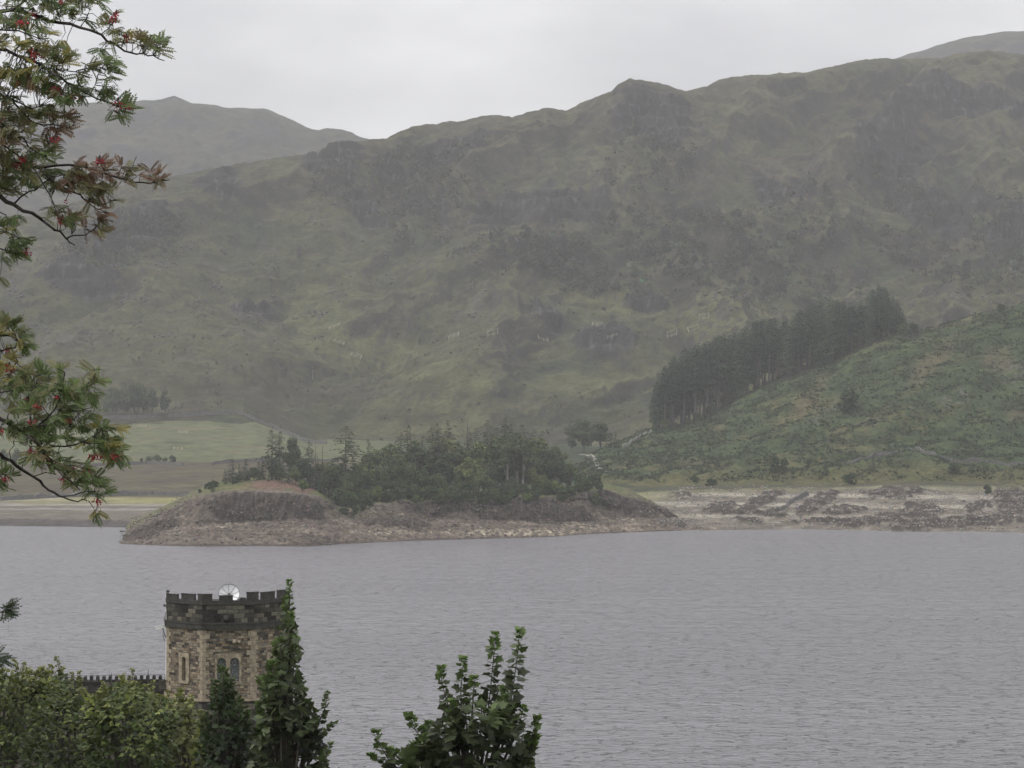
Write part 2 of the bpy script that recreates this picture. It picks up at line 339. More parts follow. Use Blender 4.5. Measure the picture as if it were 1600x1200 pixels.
om = ell(PX, PYn, outc, fbm(X/3.5, Y/9, 6, 4), 0.7)
Z += rightm*(om*(0.4+1.0*np.clip(ridged((X+0.5*Y)/3.2, Y/7, 3, 4), -0.3, 1))+ss(1.0, 1.3, V)*ss(2.2, 1.8, V)*0.35*ridged(X/6, Y/5, 9, 4))
Z += (1-rightm)*ss(1.0, 1.06, V)*ss(1.16, 1.1, V)*0.9*(0.6+ridged(X/7, Y/6, 2, 3))
C = np.zeros(X.shape+(3,))+np.array((0.160, 0.140, 0.113))
bandz = Z+0.12*n2
C = mixc(C, (0.37, 0.34, 0.28), rightm*ss(0.15, 0.5, np.sin(bandz*3.1+1.2*fbm(X/30, Y/30, 4, 3)))*ss(1.15, 1.35, V)*0.9)
C = mixc(C, (0.27, 0.245, 0.215), rightm*ss(0.0, 0.35, n3)*0.7); C = mixc(C, (0.13, 0.115, 0.105), ss(0.1, 0.4, -n3)*0.7)
C = mixc(C, (0.045, 0.038, 0.034), rightm*ss(0.3, 0.6, om)*ss(-0.45, -0.05, fbm(X/2.5, Y/4, 66, 4))*0.92)
C = mixc(C, (0.30, 0.275, 0.26), (1-rightm)*ss(1.4, 1.6, V)*ss(0.0, 0.4, np.sin(V*38+2*n2)))
C = mixc(C, (0.26, 0.25, 0.11), (1-rightm)*ss(1.62, 1.82, V+0.08*n2)*ss(-250, 320, PX+200*n2))
C = mixc(C, (0.09, 0.08, 0.075), (1-rightm)*ss(1.12, 1.06, V+0.04*n2))
C = mixc(C, (0.30, 0.27, 0.25), (rng.random(X.shape) > 0.97)*ss(2.0, 1.9, V)*rightm)
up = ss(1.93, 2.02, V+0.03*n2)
moor = np.zeros_like(C)+np.array((0.17, 0.165, 0.08)); moor = mixc(moor, (0.14, 0.115, 0.07), ss(-0.1, 0.4, n2)); moor = mixc(moor, (0.22, 0.23, 0.10), ss(0.1, 0.4, fbm(X/30, Y/12, 31, 4)))
gre = np.zeros_like(C)+np.array((0.215, 0.27, 0.11)); gre = mixc(gre, (0.30, 0.30, 0.15), ss(0.0, 0.5, fbm(X/40, Y/18, 33, 4))); gre = mixc(gre, (0.10, 0.13, 0.05), ss(0.28, 0.5, fbm(X/25, Y/20, 35, 4)))
brk = np.zeros_like(C)+np.array((0.060, 0.11, 0.045)); brk = mixc(brk, (0.16, 0.17, 0.07), ss(0.0, 0.4, n2)); brk = mixc(brk, (0.2, 0.16, 0.08), ss(0.25, 0.5, n3+0.4*n2))
hi = mixc(moor, (0, 0, 0), np.zeros(X.shape)); g = ss(2.96, 3.03, V+0.02*n2)[..., None]; hi = hi*(1-g)+gre*g
b = ss(540, 700, PX)[..., None]; hi = hi*(1-b)+brk*b
C = C*(1-up[..., None])+hi*up[..., None]
C = mixc(C, (0.16, 0.16, 0.08), rightm*ss(1.80, 1.97, V+0.1*n2)*0.7)
m_low = terrain_mat('lowland_turf', 0.9, 0.16, 0.30, 0.6, 0.6)
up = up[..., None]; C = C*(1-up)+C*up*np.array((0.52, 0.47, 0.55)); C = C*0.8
terrain('lake_margin', X, Y, Z, C, m_low, 'drained lake edge with pale stone bands, moor and green meadow', 'shore')

# --- bracken hill (right spur)
sc = [(860, 745), (900, 735), (930, 712), (960, 698), (1010, 674), (1060, 668), (1110, 650), (1150, 625), (1200, 601), (1260, 577), (1300, 568), (1330, 550), (1370, 531), (1400, 519), (1440, 517), (1480, 508), (1530, 491), (1570, 484), (1600, 474), (1700, 455), (2100, 430)]
sD = [(860, 840), (1000, 950), (1200, 960), (1430, 930), (1600, 930), (2100, 950)]
sf = row([(860, 800), (1000, 775), (1250, 752), (2100, 748)], py=[(860, 762), (960, 762), (1100, 758), (1300, 752), (1400, 748), (1500, 755), (2100, 756)])
def smid(f, g):
    def r(p):
        D0, Z0 = sf(p); D1 = I(sD)(p); Z1 = H+(YH-I(sc)(p))/F*D1
        return D0+(D1-D0)*f, Z0+(Z1-Z0)*g
    return r
rows = [lambda p: (sf(p)[0]-30, sf(p)[1]-9), sf, smid(0.3, 0.2), smid(0.7, 0.68), row(sD, py=sc), lambda p: (I(sD)(p)+70, smid(1, 1)(p)[1]-5), lambda p: (I(sD)(p)+260, np.full(p.shape, -2.0))]
PX, V, X, Y, Z = loft(rows, 860, 2100, 1.7, [14, 90, 130, 110, 40, 20], 9)
PYn = PYof(Y, Z); e = ss(860, 960, PX)
k = ss(1.0, 1.3, V)*(1-0.75*np.exp(-((V-4)/0.3)**2))*e
q = X*0.8-(Y-850)*0.7
Z += k*(3.2*ridged(q/38, Y/90, 1, 3)+1.6*fbm(X/16, Y/14, 2, 4)+0.9*ridged(X/6+Y/11, Y/7, 3, 4)+0.35*fbm(X/1.6, Y/2, 5, 3))
sp = slope(X, Y, Z); n1 = fbm(X/40, Y/40, 12, 4); n2 = fbm(X/11, Y/11, 13, 4); n3 = fbm(X/3, Y/3, 14, 4)
C = np.zeros(X.shape+(3,))+np.array((0.060, 0.105, 0.042))
C = mixc(C, (0.085, 0.14, 0.05), ss(0.0, 0.35, n2)); C = mixc(C, (0.16, 0.165, 0.07), ss(0.1, 0.45, n1+0.5*n3)*0.8); C = mixc(C, (0.045, 0.075, 0.036), ss(0.1, 0.4, -n2+0.4*n3)*0.7)
brown = ell(PX, PYn, [(1268, 625, 42, 12, -48), (1120, 686, 16, 9), (1455, 580, 60, 16, -45), (1560, 575, 28, 20, 20), (1100, 738, 50, 7, 3), (1480, 505, 50, 10, -10), (1400, 520, 30, 7), (1590, 660, 18, 12), (1225, 770, 30, 5)], n3, 0.7)
C = mixc(C, (0.17, 0.16, 0.09), brown*0.55)
grey = ell(PX, PYn, [(1362, 668, 26, 11, -5), (1590, 600, 34, 18, 25), (1290, 648, 30, 12, -30), (1480, 640, 18, 8), (1505, 628, 20, 8, 60)], n3, 0.9)
C = mixc(C, (0.24, 0.235, 0.215), grey*ss(0.0, 0.4, fbm(X/1.5, Y/1.5, 15, 3))*0.8)
C = mixc(C, (0.15, 0.16, 0.065), ss(1.35, 1.1, V+0.15*n2)*0.7)
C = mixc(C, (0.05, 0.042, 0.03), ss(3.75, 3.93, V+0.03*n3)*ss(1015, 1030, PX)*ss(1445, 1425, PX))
m_brk = terrain_mat('bracken_slope', 1.2, 0.3, 0.32, 0.9, 0.8)
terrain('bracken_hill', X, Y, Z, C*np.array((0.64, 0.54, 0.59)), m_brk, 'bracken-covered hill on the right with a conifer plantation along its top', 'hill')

# --- wooded islet, joined to the shore by low water
Wp = [(150, 848), (190, 850), (265, 853), (330, 854), (400, 853), (480, 854), (520, 851), (600, 847), (650, 845), (750, 842), (860, 839), (930, 834), (980, 832), (1070, 829), (1180, 828)]
wD = lambda p: 4*35000/(I(Wp)(p)-YH)
r2 = [(150, 865), (185, 852), (200, 838), (240, 830), (310, 822), (400, 817), (500, 816), (560, 815), (640, 820), (700, 812), (850, 820), (930, 818), (1000, 810), (1070, 820), (1110, 826), (1180, 840)]
r3 = [(150, 865), (188, 850), (200, 829), (240, 812), (280, 791), (310, 776), (345, 769), (400, 768), (460, 771), (500, 777), (515, 790), (530, 797), (600, 790), (650, 788), (700, 789), (750, 787), (830, 784), (900, 777), (940, 770), (980, 775), (1010, 789), (1045, 802), (1075, 815), (1110, 827), (1180, 842)]
r3 = [(a_, b_+(4*math.sin(a_/17.0)+3*math.sin(a_/7.3) if 520 < a_ < 1000 else 0)) for a_, b_ in [(p_, float(np.interp(p_, *zip(*r3)))) for p_ in range(150, 1181, 6)]]
r4 = [(150, 865), (188, 849), (200, 828), (240, 811), (280, 790), (315, 770), (345, 762), (380, 755), (420, 752), (460, 758), (500, 769), (520, 785), (600, 781), (700, 777), (800, 773), (900, 767), (940, 763), (980, 771), (1010, 786), (1045, 799), (1075, 813), (1110, 826), (1180, 842)]
pr = lambda off, rr: (lambda p: (wD(p)+off, H+(YH-I(rr)(p))/F*(wD(p)+off)))
rows = [lambda p: (wD(p)-14, np.full(p.shape, -2.2)), lambda p: (wD(p), np.where((p < 186) | (p > 1120), -0.6, 0.0)), pr(24, r2), pr(31, r3), pr(48, r4),
        lambda p: (wD(p)+100, pr(48, r4)(p)[1]-0.3), lambda p: (wD(p)+170, np.full(p.shape, -2.0))]
PX, V, X, Y, Z = loft(rows, 150, 1180, 1.0, [14, 80, 60, 45, 40, 25], 5)
PYn = PYof(Y, Z)
edge = ss(150, 200, PX)*ss(1180, 1090, PX); k = ss(1.0, 1.2, V)*edge
rr = ridged((X+0.35*Y)/7, Y/6, Z/8, 4); n2 = fbm(X/12, Y/8, 3, 4); n3 = fbm(X/2.2, Y/2.2, 5, 4)
cl = ell(PX, PYn, [(415, 795, 108, 24, 2), (620, 822, 50, 10, 2), (835, 802, 100, 22, 6), (690, 792, 50, 14), (960, 782, 70, 12, 14), (1040, 800, 50, 10, 25), (500, 848, 60, 6), (240, 830, 50, 10, -20), (750, 780, 200, 6)], n2, 0.5)
vegp = 1
bump = 0.5+0.7*np.clip(rr, -0.2, 1)
Z += k*(cl*0.45*bump+0.5*n2+0.35*np.abs(n3)+0.5*ridged(X/4, Y/2.5, 2, 4)*ss(2.2, 1.6, V))
for cx, cy, rx, ry, h in [(620, 823, 42, 9, 2.2), (835, 806, 70, 14, 2.4), (690, 795, 34, 9, 1.8), (500, 850, 30, 4, 1.0), (930, 790, 40, 8, 1.3)]:
    Z += 0.42*h*ell(PX, PYn, [(cx, cy, rx, ry)], n2, 0.3)*(0.75+0.4*rr)*k
Z += k*0.22*fbm(X/0.9, Y/0.9, 71, 3); Z += k*0.7*np.clip(ridged(X/2.6, Y/1.9, 19, 3)-0.25, 0, 1)*ss(3.2, 2.6, V)
Y -= cl*k*1.9*np.clip(ridged(X/2.2, Z/9, 7, 3), 0, 1)
sp = slope(X, Y, Z)
C = np.zeros(X.shape+(3,))+np.array((0.150, 0.124, 0.104))
C = mixc(C, (0.24, 0.20, 0.165), ss(0.05, 0.4, n2)); C = mixc(C, (0.10, 0.08, 0.07), ss(0.0, 0.35, -n3-0.3*n2))
pale = ell(PX, PYn, [(940, 806, 60, 9, 14), (800, 834, 120, 5), (380, 818, 60, 6, -10), (560, 800, 40, 8), (600, 835, 60, 4), (890, 824, 60, 5, 5)], n3, 0.8)
C = mixc(C, (0.42, 0.37, 0.29), pale*ss(-0.2, 0.3, fbm(X/1.3, Y/2, 8, 3))*0.85)
C = mixc(C, (0.16, 0.17, 0.07), ell(PX, PYn, [(560, 805, 50, 8), (520, 795, 30, 6)], n3, 0.6)*0.5)
brk_ = fbm(X/3.0, Z/1.6, 31, 4); rock = ss(0.30, 0.55, cl+0.35*brk_)*ss(1.1, 1.3, V)
rock = np.maximum(rock, ss(0.30, 0.42, fbm(X/2.6, Y/2.6, 41, 4))*ss(1.1, 1.3, V)*0.85)
C = mixc(C, (0.085, 0.072, 0.062), ss(0.35, 0.7, sp)*ss(1.15, 1.5, V)*0.7); C = mixc(C, (0.045, 0.038, 0.035), rock*(0.62+0.35*ss(-0.2, 0.3, fbm(X/1.4, Y/1.4, Z/1.2, 3))))
C = mixc(C, (0.36, 0.31, 0.25), (1-rock)*ss(0.62, 0.9, np.sin(Z*5+1.5*n2))*ss(540, 640, PX)*ss(0, 0.3, n2)*0.5)
C = mixc(C, (0.20, 0.185, 0.175), cl*ss(0.3, 0.6, fbm(X/0.8, Z/7, 9, 3))*0.5)
C = mixc(C, (0.05, 0.04, 0.036), ss(1.12, 1.02, V)*0.8)
veg = ss(3.05, 3.35, V+0.12*n2)*np.maximum(ss(285, 330, PX)*ss(1010, 960, PX), ss(3.8, 4.2, V)*0.7)
vc = np.zeros_like(C)+np.array((0.10, 0.11, 0.045)); vc = mixc(vc, (0.055, 0.085, 0.035), ss(0, 0.4, n3)); vc = mixc(vc, (0.19, 0.15, 0.07), ss(0.0, 0.4, -n2))
vc = mixc(vc, (0.135, 0.085, 0.065), ell(PX, PYn, [(430, 758, 46, 9), (475, 765, 20, 6)], n3, 0.5))
vg = (veg*edge)[..., None]; C = C*(1-vg)+vc*vg
terrain('wooded_islet', X, Y, Z, C, terrain_mat('islet_rock_and_turf', 2.4, 0.75, 0.42, 1.0, 0.6), 'rocky wooded promontory with a bare brown drawdown shore', 'islet')

# --- near bank under the camera, trees and tower; lake bed; water
gx = np.linspace(-320, 320, 200); gy = np.concatenate([np.linspace(-90, 60, 110), np.linspace(61, 230, 120)])
X, Y = np.meshgrid(gx, gy)
Z = np.interp(Y, [-90, -30, 0, 6, 10, 20, 35, 60, 100, 145, 185, 230], [44, 36.5, 33.4, 32.6, 30.5, 27, 22, 16, 10, 5, 0, -5])+0.9*fbm(X/14, Y/14, 2, 4)*ss(4, 14, np.hypot(X, Y))
C = np.zeros(X.shape+(3,))+np.array((0.075, 0.10, 0.04)); C = mixc(C, (0.12, 0.12, 0.055), ss(0, 0.4, fbm(X/6, Y/6, 3, 4))); C = mixc(C, (0.2, 0.18, 0.15), ss(150, 185, Y))
terrain('near_bank', X, Y, Z, C, terrain_mat('bank_grass', 3, 0.6, 0.3, 0.6, 0.2))
X, Y = np.meshgrid(np.linspace(-1450, 1450, 60), np.linspace(-120, 3600, 90)); Z = -5.4+0.2*fbm(X/80, Y/80, 1, 2)
terrain('lake_bed', X, Y, Z, np.zeros(X.shape+(3,))+np.array((0.10, 0.09, 0.07)), m_low)
X, Y = np.meshgrid(np.linspace(-1400, 1400, 30), np.linspace(150, 1000, 30))
m, t, o = mat('lake_water'); l = t.links.new
b = N(t, 'ShaderNodeBsdfPrincipled', Roughness=0.22, IOR=1.38); b.inputs['Base Color'].default_value = (0.168, 0.164, 0.178, 1)
g = t.nodes.new('ShaderNodeNewGeometry')
def wn(sx, sy, det, rough=0.6, dist=0.0):
    mp = t.nodes.new('ShaderNodeMapping'); mp.inputs['Scale'].default_value = (sx, sy, 1); l(g.outputs['Position'], mp.inputs[0])
    mp.inputs['Rotation'].default_value = (0, 0, 0.06)
    n = N(t, 'ShaderNodeTexNoise', Scale=1.0, Detail=det, Roughness=rough, Distortion=dist); l(mp.outputs[0], n.inputs['Vector']); return n
a1, a2, a3, a4 = wn(0.8, 1.15, 3.0, 0.6, 0.4), wn(0.12, 0.17, 3.0), wn(0.006, 0.02, 4.0), wn(0.62, 0.95, 2.0, 0.5, 0.6)
wr = rampn(t, a4.outputs['Fac'], [(0.60, (0,)*3), (0.67, (1,)*3)]); b3 = N(t, 'ShaderNodeBump', Strength=1.0, Distance=0.8)
b1 = N(t, 'ShaderNodeBump', Distance=0.55); b2 = N(t, 'ShaderNodeBump', Strength=0.6, Distance=1.2)
rs = rampn(t, a3.outputs['Fac'], [(0.38, (0.5,)*3), (0.62, (1.0,)*3)]); l(rs.outputs[0], b1.inputs['Strength'])
l(a2.outputs['Fac'], b2.inputs['Height']); l(a1.outputs['Fac'], b1.inputs['Height']); l(b2.outputs[0], b1.inputs['Normal']); l(wr.outputs[0], b3.inputs['Height']); l(b1.outputs[0], b3.inputs['Normal']); l(b3.outputs[0], b.inputs['Normal'])
l(b.outputs[0], o.inputs[0]); M['water'] = m
wo = link('lake_water', mesh_np('lake_water', np.stack([X, Y, 0*X], -1), quads=grid_faces(*X.shape)), m)
tag(wo, 'grey rippled lake under an overcast sky', 'water', kind='structure')

# ------------------------------------------------------------ trees: small leaf clumps on real limbs
def unit(n): a = rng.normal(size=(n, 3)); return a/np.linalg.norm(a, axis=1)[:, None]
def clumps(pos, size, nrm, asp=1.0, jit=0.25):
    """one small bent quad per position, facing about nrm"""
    n = len(pos); nrm = nrm/np.maximum(np.linalg.norm(nrm, axis=1), 1e-6)[:, None]
    r = unit(n); a = np.cross(nrm, r); a /= np.maximum(np.linalg.norm(a, axis=1), 1e-6)[:, None]; b = np.cross(nrm, a)
    s = np.broadcast_to(size, (n,))[:, None]; j = lambda: 1+jit*rng.normal(size=(n, 1))
    v = np.stack([pos-a*s*j(), pos-b*s*asp*j(), pos+a*s*j(), pos+b*s*asp*j()+nrm*s*0.3], 1)
    q = np.arange(n*4).reshape(n, 4); return v.reshape(-1, 3), q
def cj(base, n, amt=0.25, rep=4):
    k = 1+amt*rng.normal(size=(n, 1)); h = 1+0.12*rng.normal(size=(n, 3)); return np.repeat(np.clip(np.array(base)*k*h, 0.01, 1), rep, 0)
def trunk_mesh(h, r, lean=0.02, n=7, top=0.15):
    mb = MB(); pts = [Vector((lean*h*math.sin(3*t)*t, lean*h*math.cos(2*t)*t, -0.8+(h+0.8)*t)) for t in np.linspace(0, 1, 7)]
    mb.tube(pts, [r*(1.25 if i == 0 else 1)*(1-(1-top)*i/6) for i in range(7)], n); return mb
def conifer(h, Rm, z0, col, dens=1.0, droop=0.35, gaps=0.0, cs=0.34, dead=False, seed=0):
    pos, siz, nrm = [], [], []; mb = trunk_mesh(h*0.98, 0.013*h, 0.01)
    z = z0
    while z < h*0.985:
        f = (z-z0)/(h-z0); Rz = Rm*((1-f)**0.75*0.95+0.06)*min(1, 0.55+2.2*f)
        n = max(3, int(6*dens*rng.uniform(0.7, 1.2)))
        for _ in range(n):
            if rng.random() < gaps: continue
            a = rng.uniform(0, 2*math.pi); L_ = Rz*rng.uniform(0.6, 1.18); d = np.array((math.cos(a), math.sin(a), 0))
            up = rng.uniform(0.0, 0.25)*(1 if f > 0.5 else 0.3)
            tip = np.array((0, 0, z))+d*L_+np.array((0, 0, L_*(up-droop)))
            if L_ > 0.9: mb.tube([(0, 0, z), tuple(np.array((0, 0, z))*0.5+tip*0.5+np.array((0, 0, 0.08*L_))), tuple(tip)], [0.05, 0.03, 0.012], 3)
            if dead: continue
            m = max(3, int(L_/0.27*1.5*dens))
            t = rng.uniform(0.18, 1.0, m)[:, None]
            p = np.array((0, 0, z))+(tip-np.array((0, 0, z)))*t+np.array((0, 0, 0.32*L_))*t*(1-t)+rng.normal(size=(m, 3))*np.array((0.26, 0.26, 0.10))*(0.4+0.5*L_/Rm)
            pos.append(p); siz.append(np.full(m, cs)*rng.uniform(0.7, 1.2, m)*(0.62+0.38*(1-f)))
            nn = rng.normal(size=(m, 3))*0.5+np.array((0, 0, 1.0))+d*0.7; nrm.append(nn)
        z += 0.50/dens**0.5*rng.uniform(0.7, 1.3)
    if dead: return mb, None
    pos = np.concatenate(pos); v, q = clumps(pos, np.concatenate(siz), np.concatenate(nrm), 0.5)
    return mb, mesh_np('conifer_crown', v, quads=q, col=cj(col, len(pos)), smooth=False)
def broadleaf(h, w, z0, col, nl=12, nleaf=2200, cs=0.30, r=None, limbs=5, open_=0.25, flat=1.0):
    mb = trunk_mesh(h*0.72, r or 0.02*h, 0.03, 7, 0.3)
    cz = (h+z0)/2; hh = (h-z0)/2; L0 = []
    for i in range(nl):
        d = unit(1)[0]; rr = rng.uniform(0.25, 0.72)
        c = np.array((d[0]*w/2*rr, d[1]*w/2*rr, cz+d[2]*hh*rr)); s = rng.uniform(0.26, 0.46)*min(w/2, hh)*flat
        L0.append((c, s, min(s*rng.uniform(0.7, 1.0), max(0.3, h-c[2]))))
        if i < limbs*2: mb.tube([(0, 0, z0*rng.uniform(0.6, 1.1)), tuple(c*np.array((0.5, 0.5, 1))-np.array((0, 0, 0.3*hh))), tuple(c)], [0.009*h, 0.006*h, 0.003*h], 4)
    L0.append((np.array((rng.normal()*0.06*w, 0, h-0.3*hh)), 0.4*min(w/2, hh), 0.3*hh))
    per = nleaf//len(L0); P_, S_, N_ = [], [], []
    for c, s, sz in L0:
        d = unit(per); rad = rng.uniform(0.25, 1.0, per)**0.45
        lump = 1+0.22*pn(d[:, 0]*2.2+c[0], d[:, 1]*2.2+c[1], d[:, 2]*2.2)
        P_.append(c+d*np.array((s, s, sz))*(rad*lump)[:, None]*1.15); S_.append(cs*rng.uniform(0.6, 1.25, per)); N_.append(d+unit(per)*0.7+np.array((0, 0, 0.35)))
    p = np.concatenate(P_); v, q = clumps(p, np.concatenate(S_), np.concatenate(N_), 0.7)
    return mb, mesh_np('leafy_crown', v, quads=q, col=cj(col, len(p), 0.3), smooth=False)
protos = {}
def proto(key, gen, bark='bark'):
    mb, cr = gen; protos[key] = (mb.mesh('trunk', True), cr, bark, max(v[2] for v in mb.v))
GD, GB = (0.030, 0.047, 0.030), (0.060, 0.082, 0.036)
for i in range(5): proto('spruce%d' % i, conifer(20, 3.5, [4, 8, 2.5, 10, 1.0][i], [(0.044, 0.076, 0.044), (0.032, 0.056, 0.035), (0.062, 0.094, 0.050), (0.040, 0.066, 0.041), (0.050, 0.084, 0.046)][i], 1.15, 0.32, 0.05, 0.40), 'grey_bark')
for i in range(3): proto('larch%d' % i, conifer(17, [4.2, 4.8, 3.4][i], [3, 2, 4][i], (0.050, 0.066, 0.036), 1.0, 0.22, 0.12, 0.33))
for i in range(3): proto('fir%d' % i, conifer(12, 2.6, 0.5, (0.034, 0.053, 0.032), 1.05, 0.3, 0.08, 0.30))
for i in range(2): proto('snag%d' % i, conifer(14, 1.3, 4, GD, 0.5, 0.1, 0.4, dead=True))
for i in range(5): proto('oak%d' % i, broadleaf(10, [9, 8, 10, 7, 8][i], 1.6, [(0.078, 0.102, 0.048), (0.060, 0.080, 0.042), (0.10, 0.118, 0.055), (0.070, 0.092, 0.052), (0.10, 0.125, 0.05)][i], 13, 3000, 0.30))
for i in range(2): proto('birch%d' % i, broadleaf(14, 5, 5, (0.085, 0.105, 0.052), 12, 2200, 0.25, 0.24), 'pale_bark')
for i in range(3): proto('bush%d' % i, broadleaf(4, 5, 0.1, [(0.045, 0.07, 0.030), (0.062, 0.085, 0.036), (0.085, 0.12, 0.04)][i], 9, 900, 0.24, 0.08))
for i in range(4): proto('scrub%d' % i, broadleaf(7, [7, 8, 6, 9][i], 0.6, [(0.046, 0.058, 0.040), (0.058, 0.070, 0.046), (0.040, 0.052, 0.036), (0.066, 0.078, 0.050)][i], 9, 520, 0.52, 0.14, 3))
def plant(key, x, y, z, h, wsc=1.0, name='tree', label=None, cat='tree', group=None, parts=True):
    tm, cm_, bark, _ = protos[key]; h0 = {'spruce': 20, 'larch': 17, 'fir': 12, 'snag': 14, 'oak': 10, 'birch': 14, 'bush': 4, 'scrub': 7}[key.rstrip('0123456789')]
    s = h/h0; e = empty(name, (x, y, z), rng.uniform(0, 6.28)); e.scale = (s*wsc, s*wsc, s)
    link('trunk', tm, M[bark], e)
    if cm_ is not None: link('crown' if h0 != 4 else 'foliage', cm_, M['far_leaf'], e)
    return tag(e, label, cat, group)
def at_top(px, top, D, names=None):
    """stand a tree on the real ground at distance D, in the line of pixel column px, tall enough for its top"""
    x = (px-800)/F*D; z = ground(x, D, names); return x, D, z, H+(YH-top)/F*D-z

# plantation on the bracken hill
top = I([(1018, 615), (1030, 590), (1045, 562), (1070, 545), (1100, 538), (1130, 524), (1160, 516), (1190, 500), (1215, 500), (1240, 492), (1265, 478), (1290, 466), (1310, 472), (1330, 470), (1350, 474), (1362, 452), (1385, 449), (1400, 470), (1420, 490), (1432, 508)])
k = 0
for j, off in enumerate((-3, 9, 21, 34)):
    px = 1024+rng.uniform(0, 6)
    while px < (1428 if j < 3 else 1380):
        D = float(I(sD)(px))+off+rng.uniform(-3, 3); tp = float(top(px))-5+rng.uniform(0, 1)**1.5*(26 if j < 2 else 12)
        x, y, z, h = at_top(px, tp, D, ['bracken_hill'])
        if h > 5:
            zp = 'lower' if px < 1120 else 'middle' if px < 1270 else 'upper'
            kk = rng.choice(['spruce1', 'spruce3', 'spruce0', 'spruce3'] if 1040 < px < 1290 and j == 0 and rng.random() < 0.7 else ['spruce0', 'spruce1', 'spruce2', 'spruce3'] if 1060 < px < 1270 else ['spruce0', 'spruce2', 'spruce4', 'spruce1'])
            plant(kk, x, y, z, h, rng.uniform(1.05, 1.5)*(1.0 if h > 13 else 1.3), 'spruce_tree', ['dark spruce on the front edge of the plantation, %s stretch' % zp, 'dark spruce inside the plantation, %s stretch' % zp, 'dark spruce inside the plantation, %s stretch' % zp, 'dark spruce at the back of the hillside plantation'][j], 'tree', ['spruces at the front of the plantation, %s' % zp, 'spruces inside the plantation, %s' % zp, 'spruces inside the plantation, %s' % zp, 'spruces at the back of the plantation'][j])
        px += rng.uniform(12, 19)
for px, tp, key, wd in [(1024, 606, 'spruce4', 1.2), (1364, 450, 'spruce0', 0.8), (1384, 447, 'spruce2', 0.95)]:
    x, y, z, h = at_top(px, tp, float(I(sD)(px))+6, ['bracken_hill'])
    plant(key, x, y, z, h, wd, 'spruce_tree', {1024: 'low spruce ending the plantation at its lower left corner', 1364: 'pointed spruce just left of the tallest in the plantation', 1384: 'tallest spruce breaking the plantation skyline at its upper end'}[px], 'tree')
for px, tp in [(1075, 652), (1090, 645), (1112, 632), (1240, 580), (1425, 505), (1410, 505), (1150, 610), (1040, 655)]:
    x, y, z, h = at_top(px, tp, float(I(sD)(px))-8, ['bracken_hill'])
    plant('bush%d' % (k % 2), x, y, z, max(2.5, h), 1.1, 'shrub', 'low shrub along the foot of the plantation', 'shrub', 'shrubs at the foot of the plantation'); k += 1

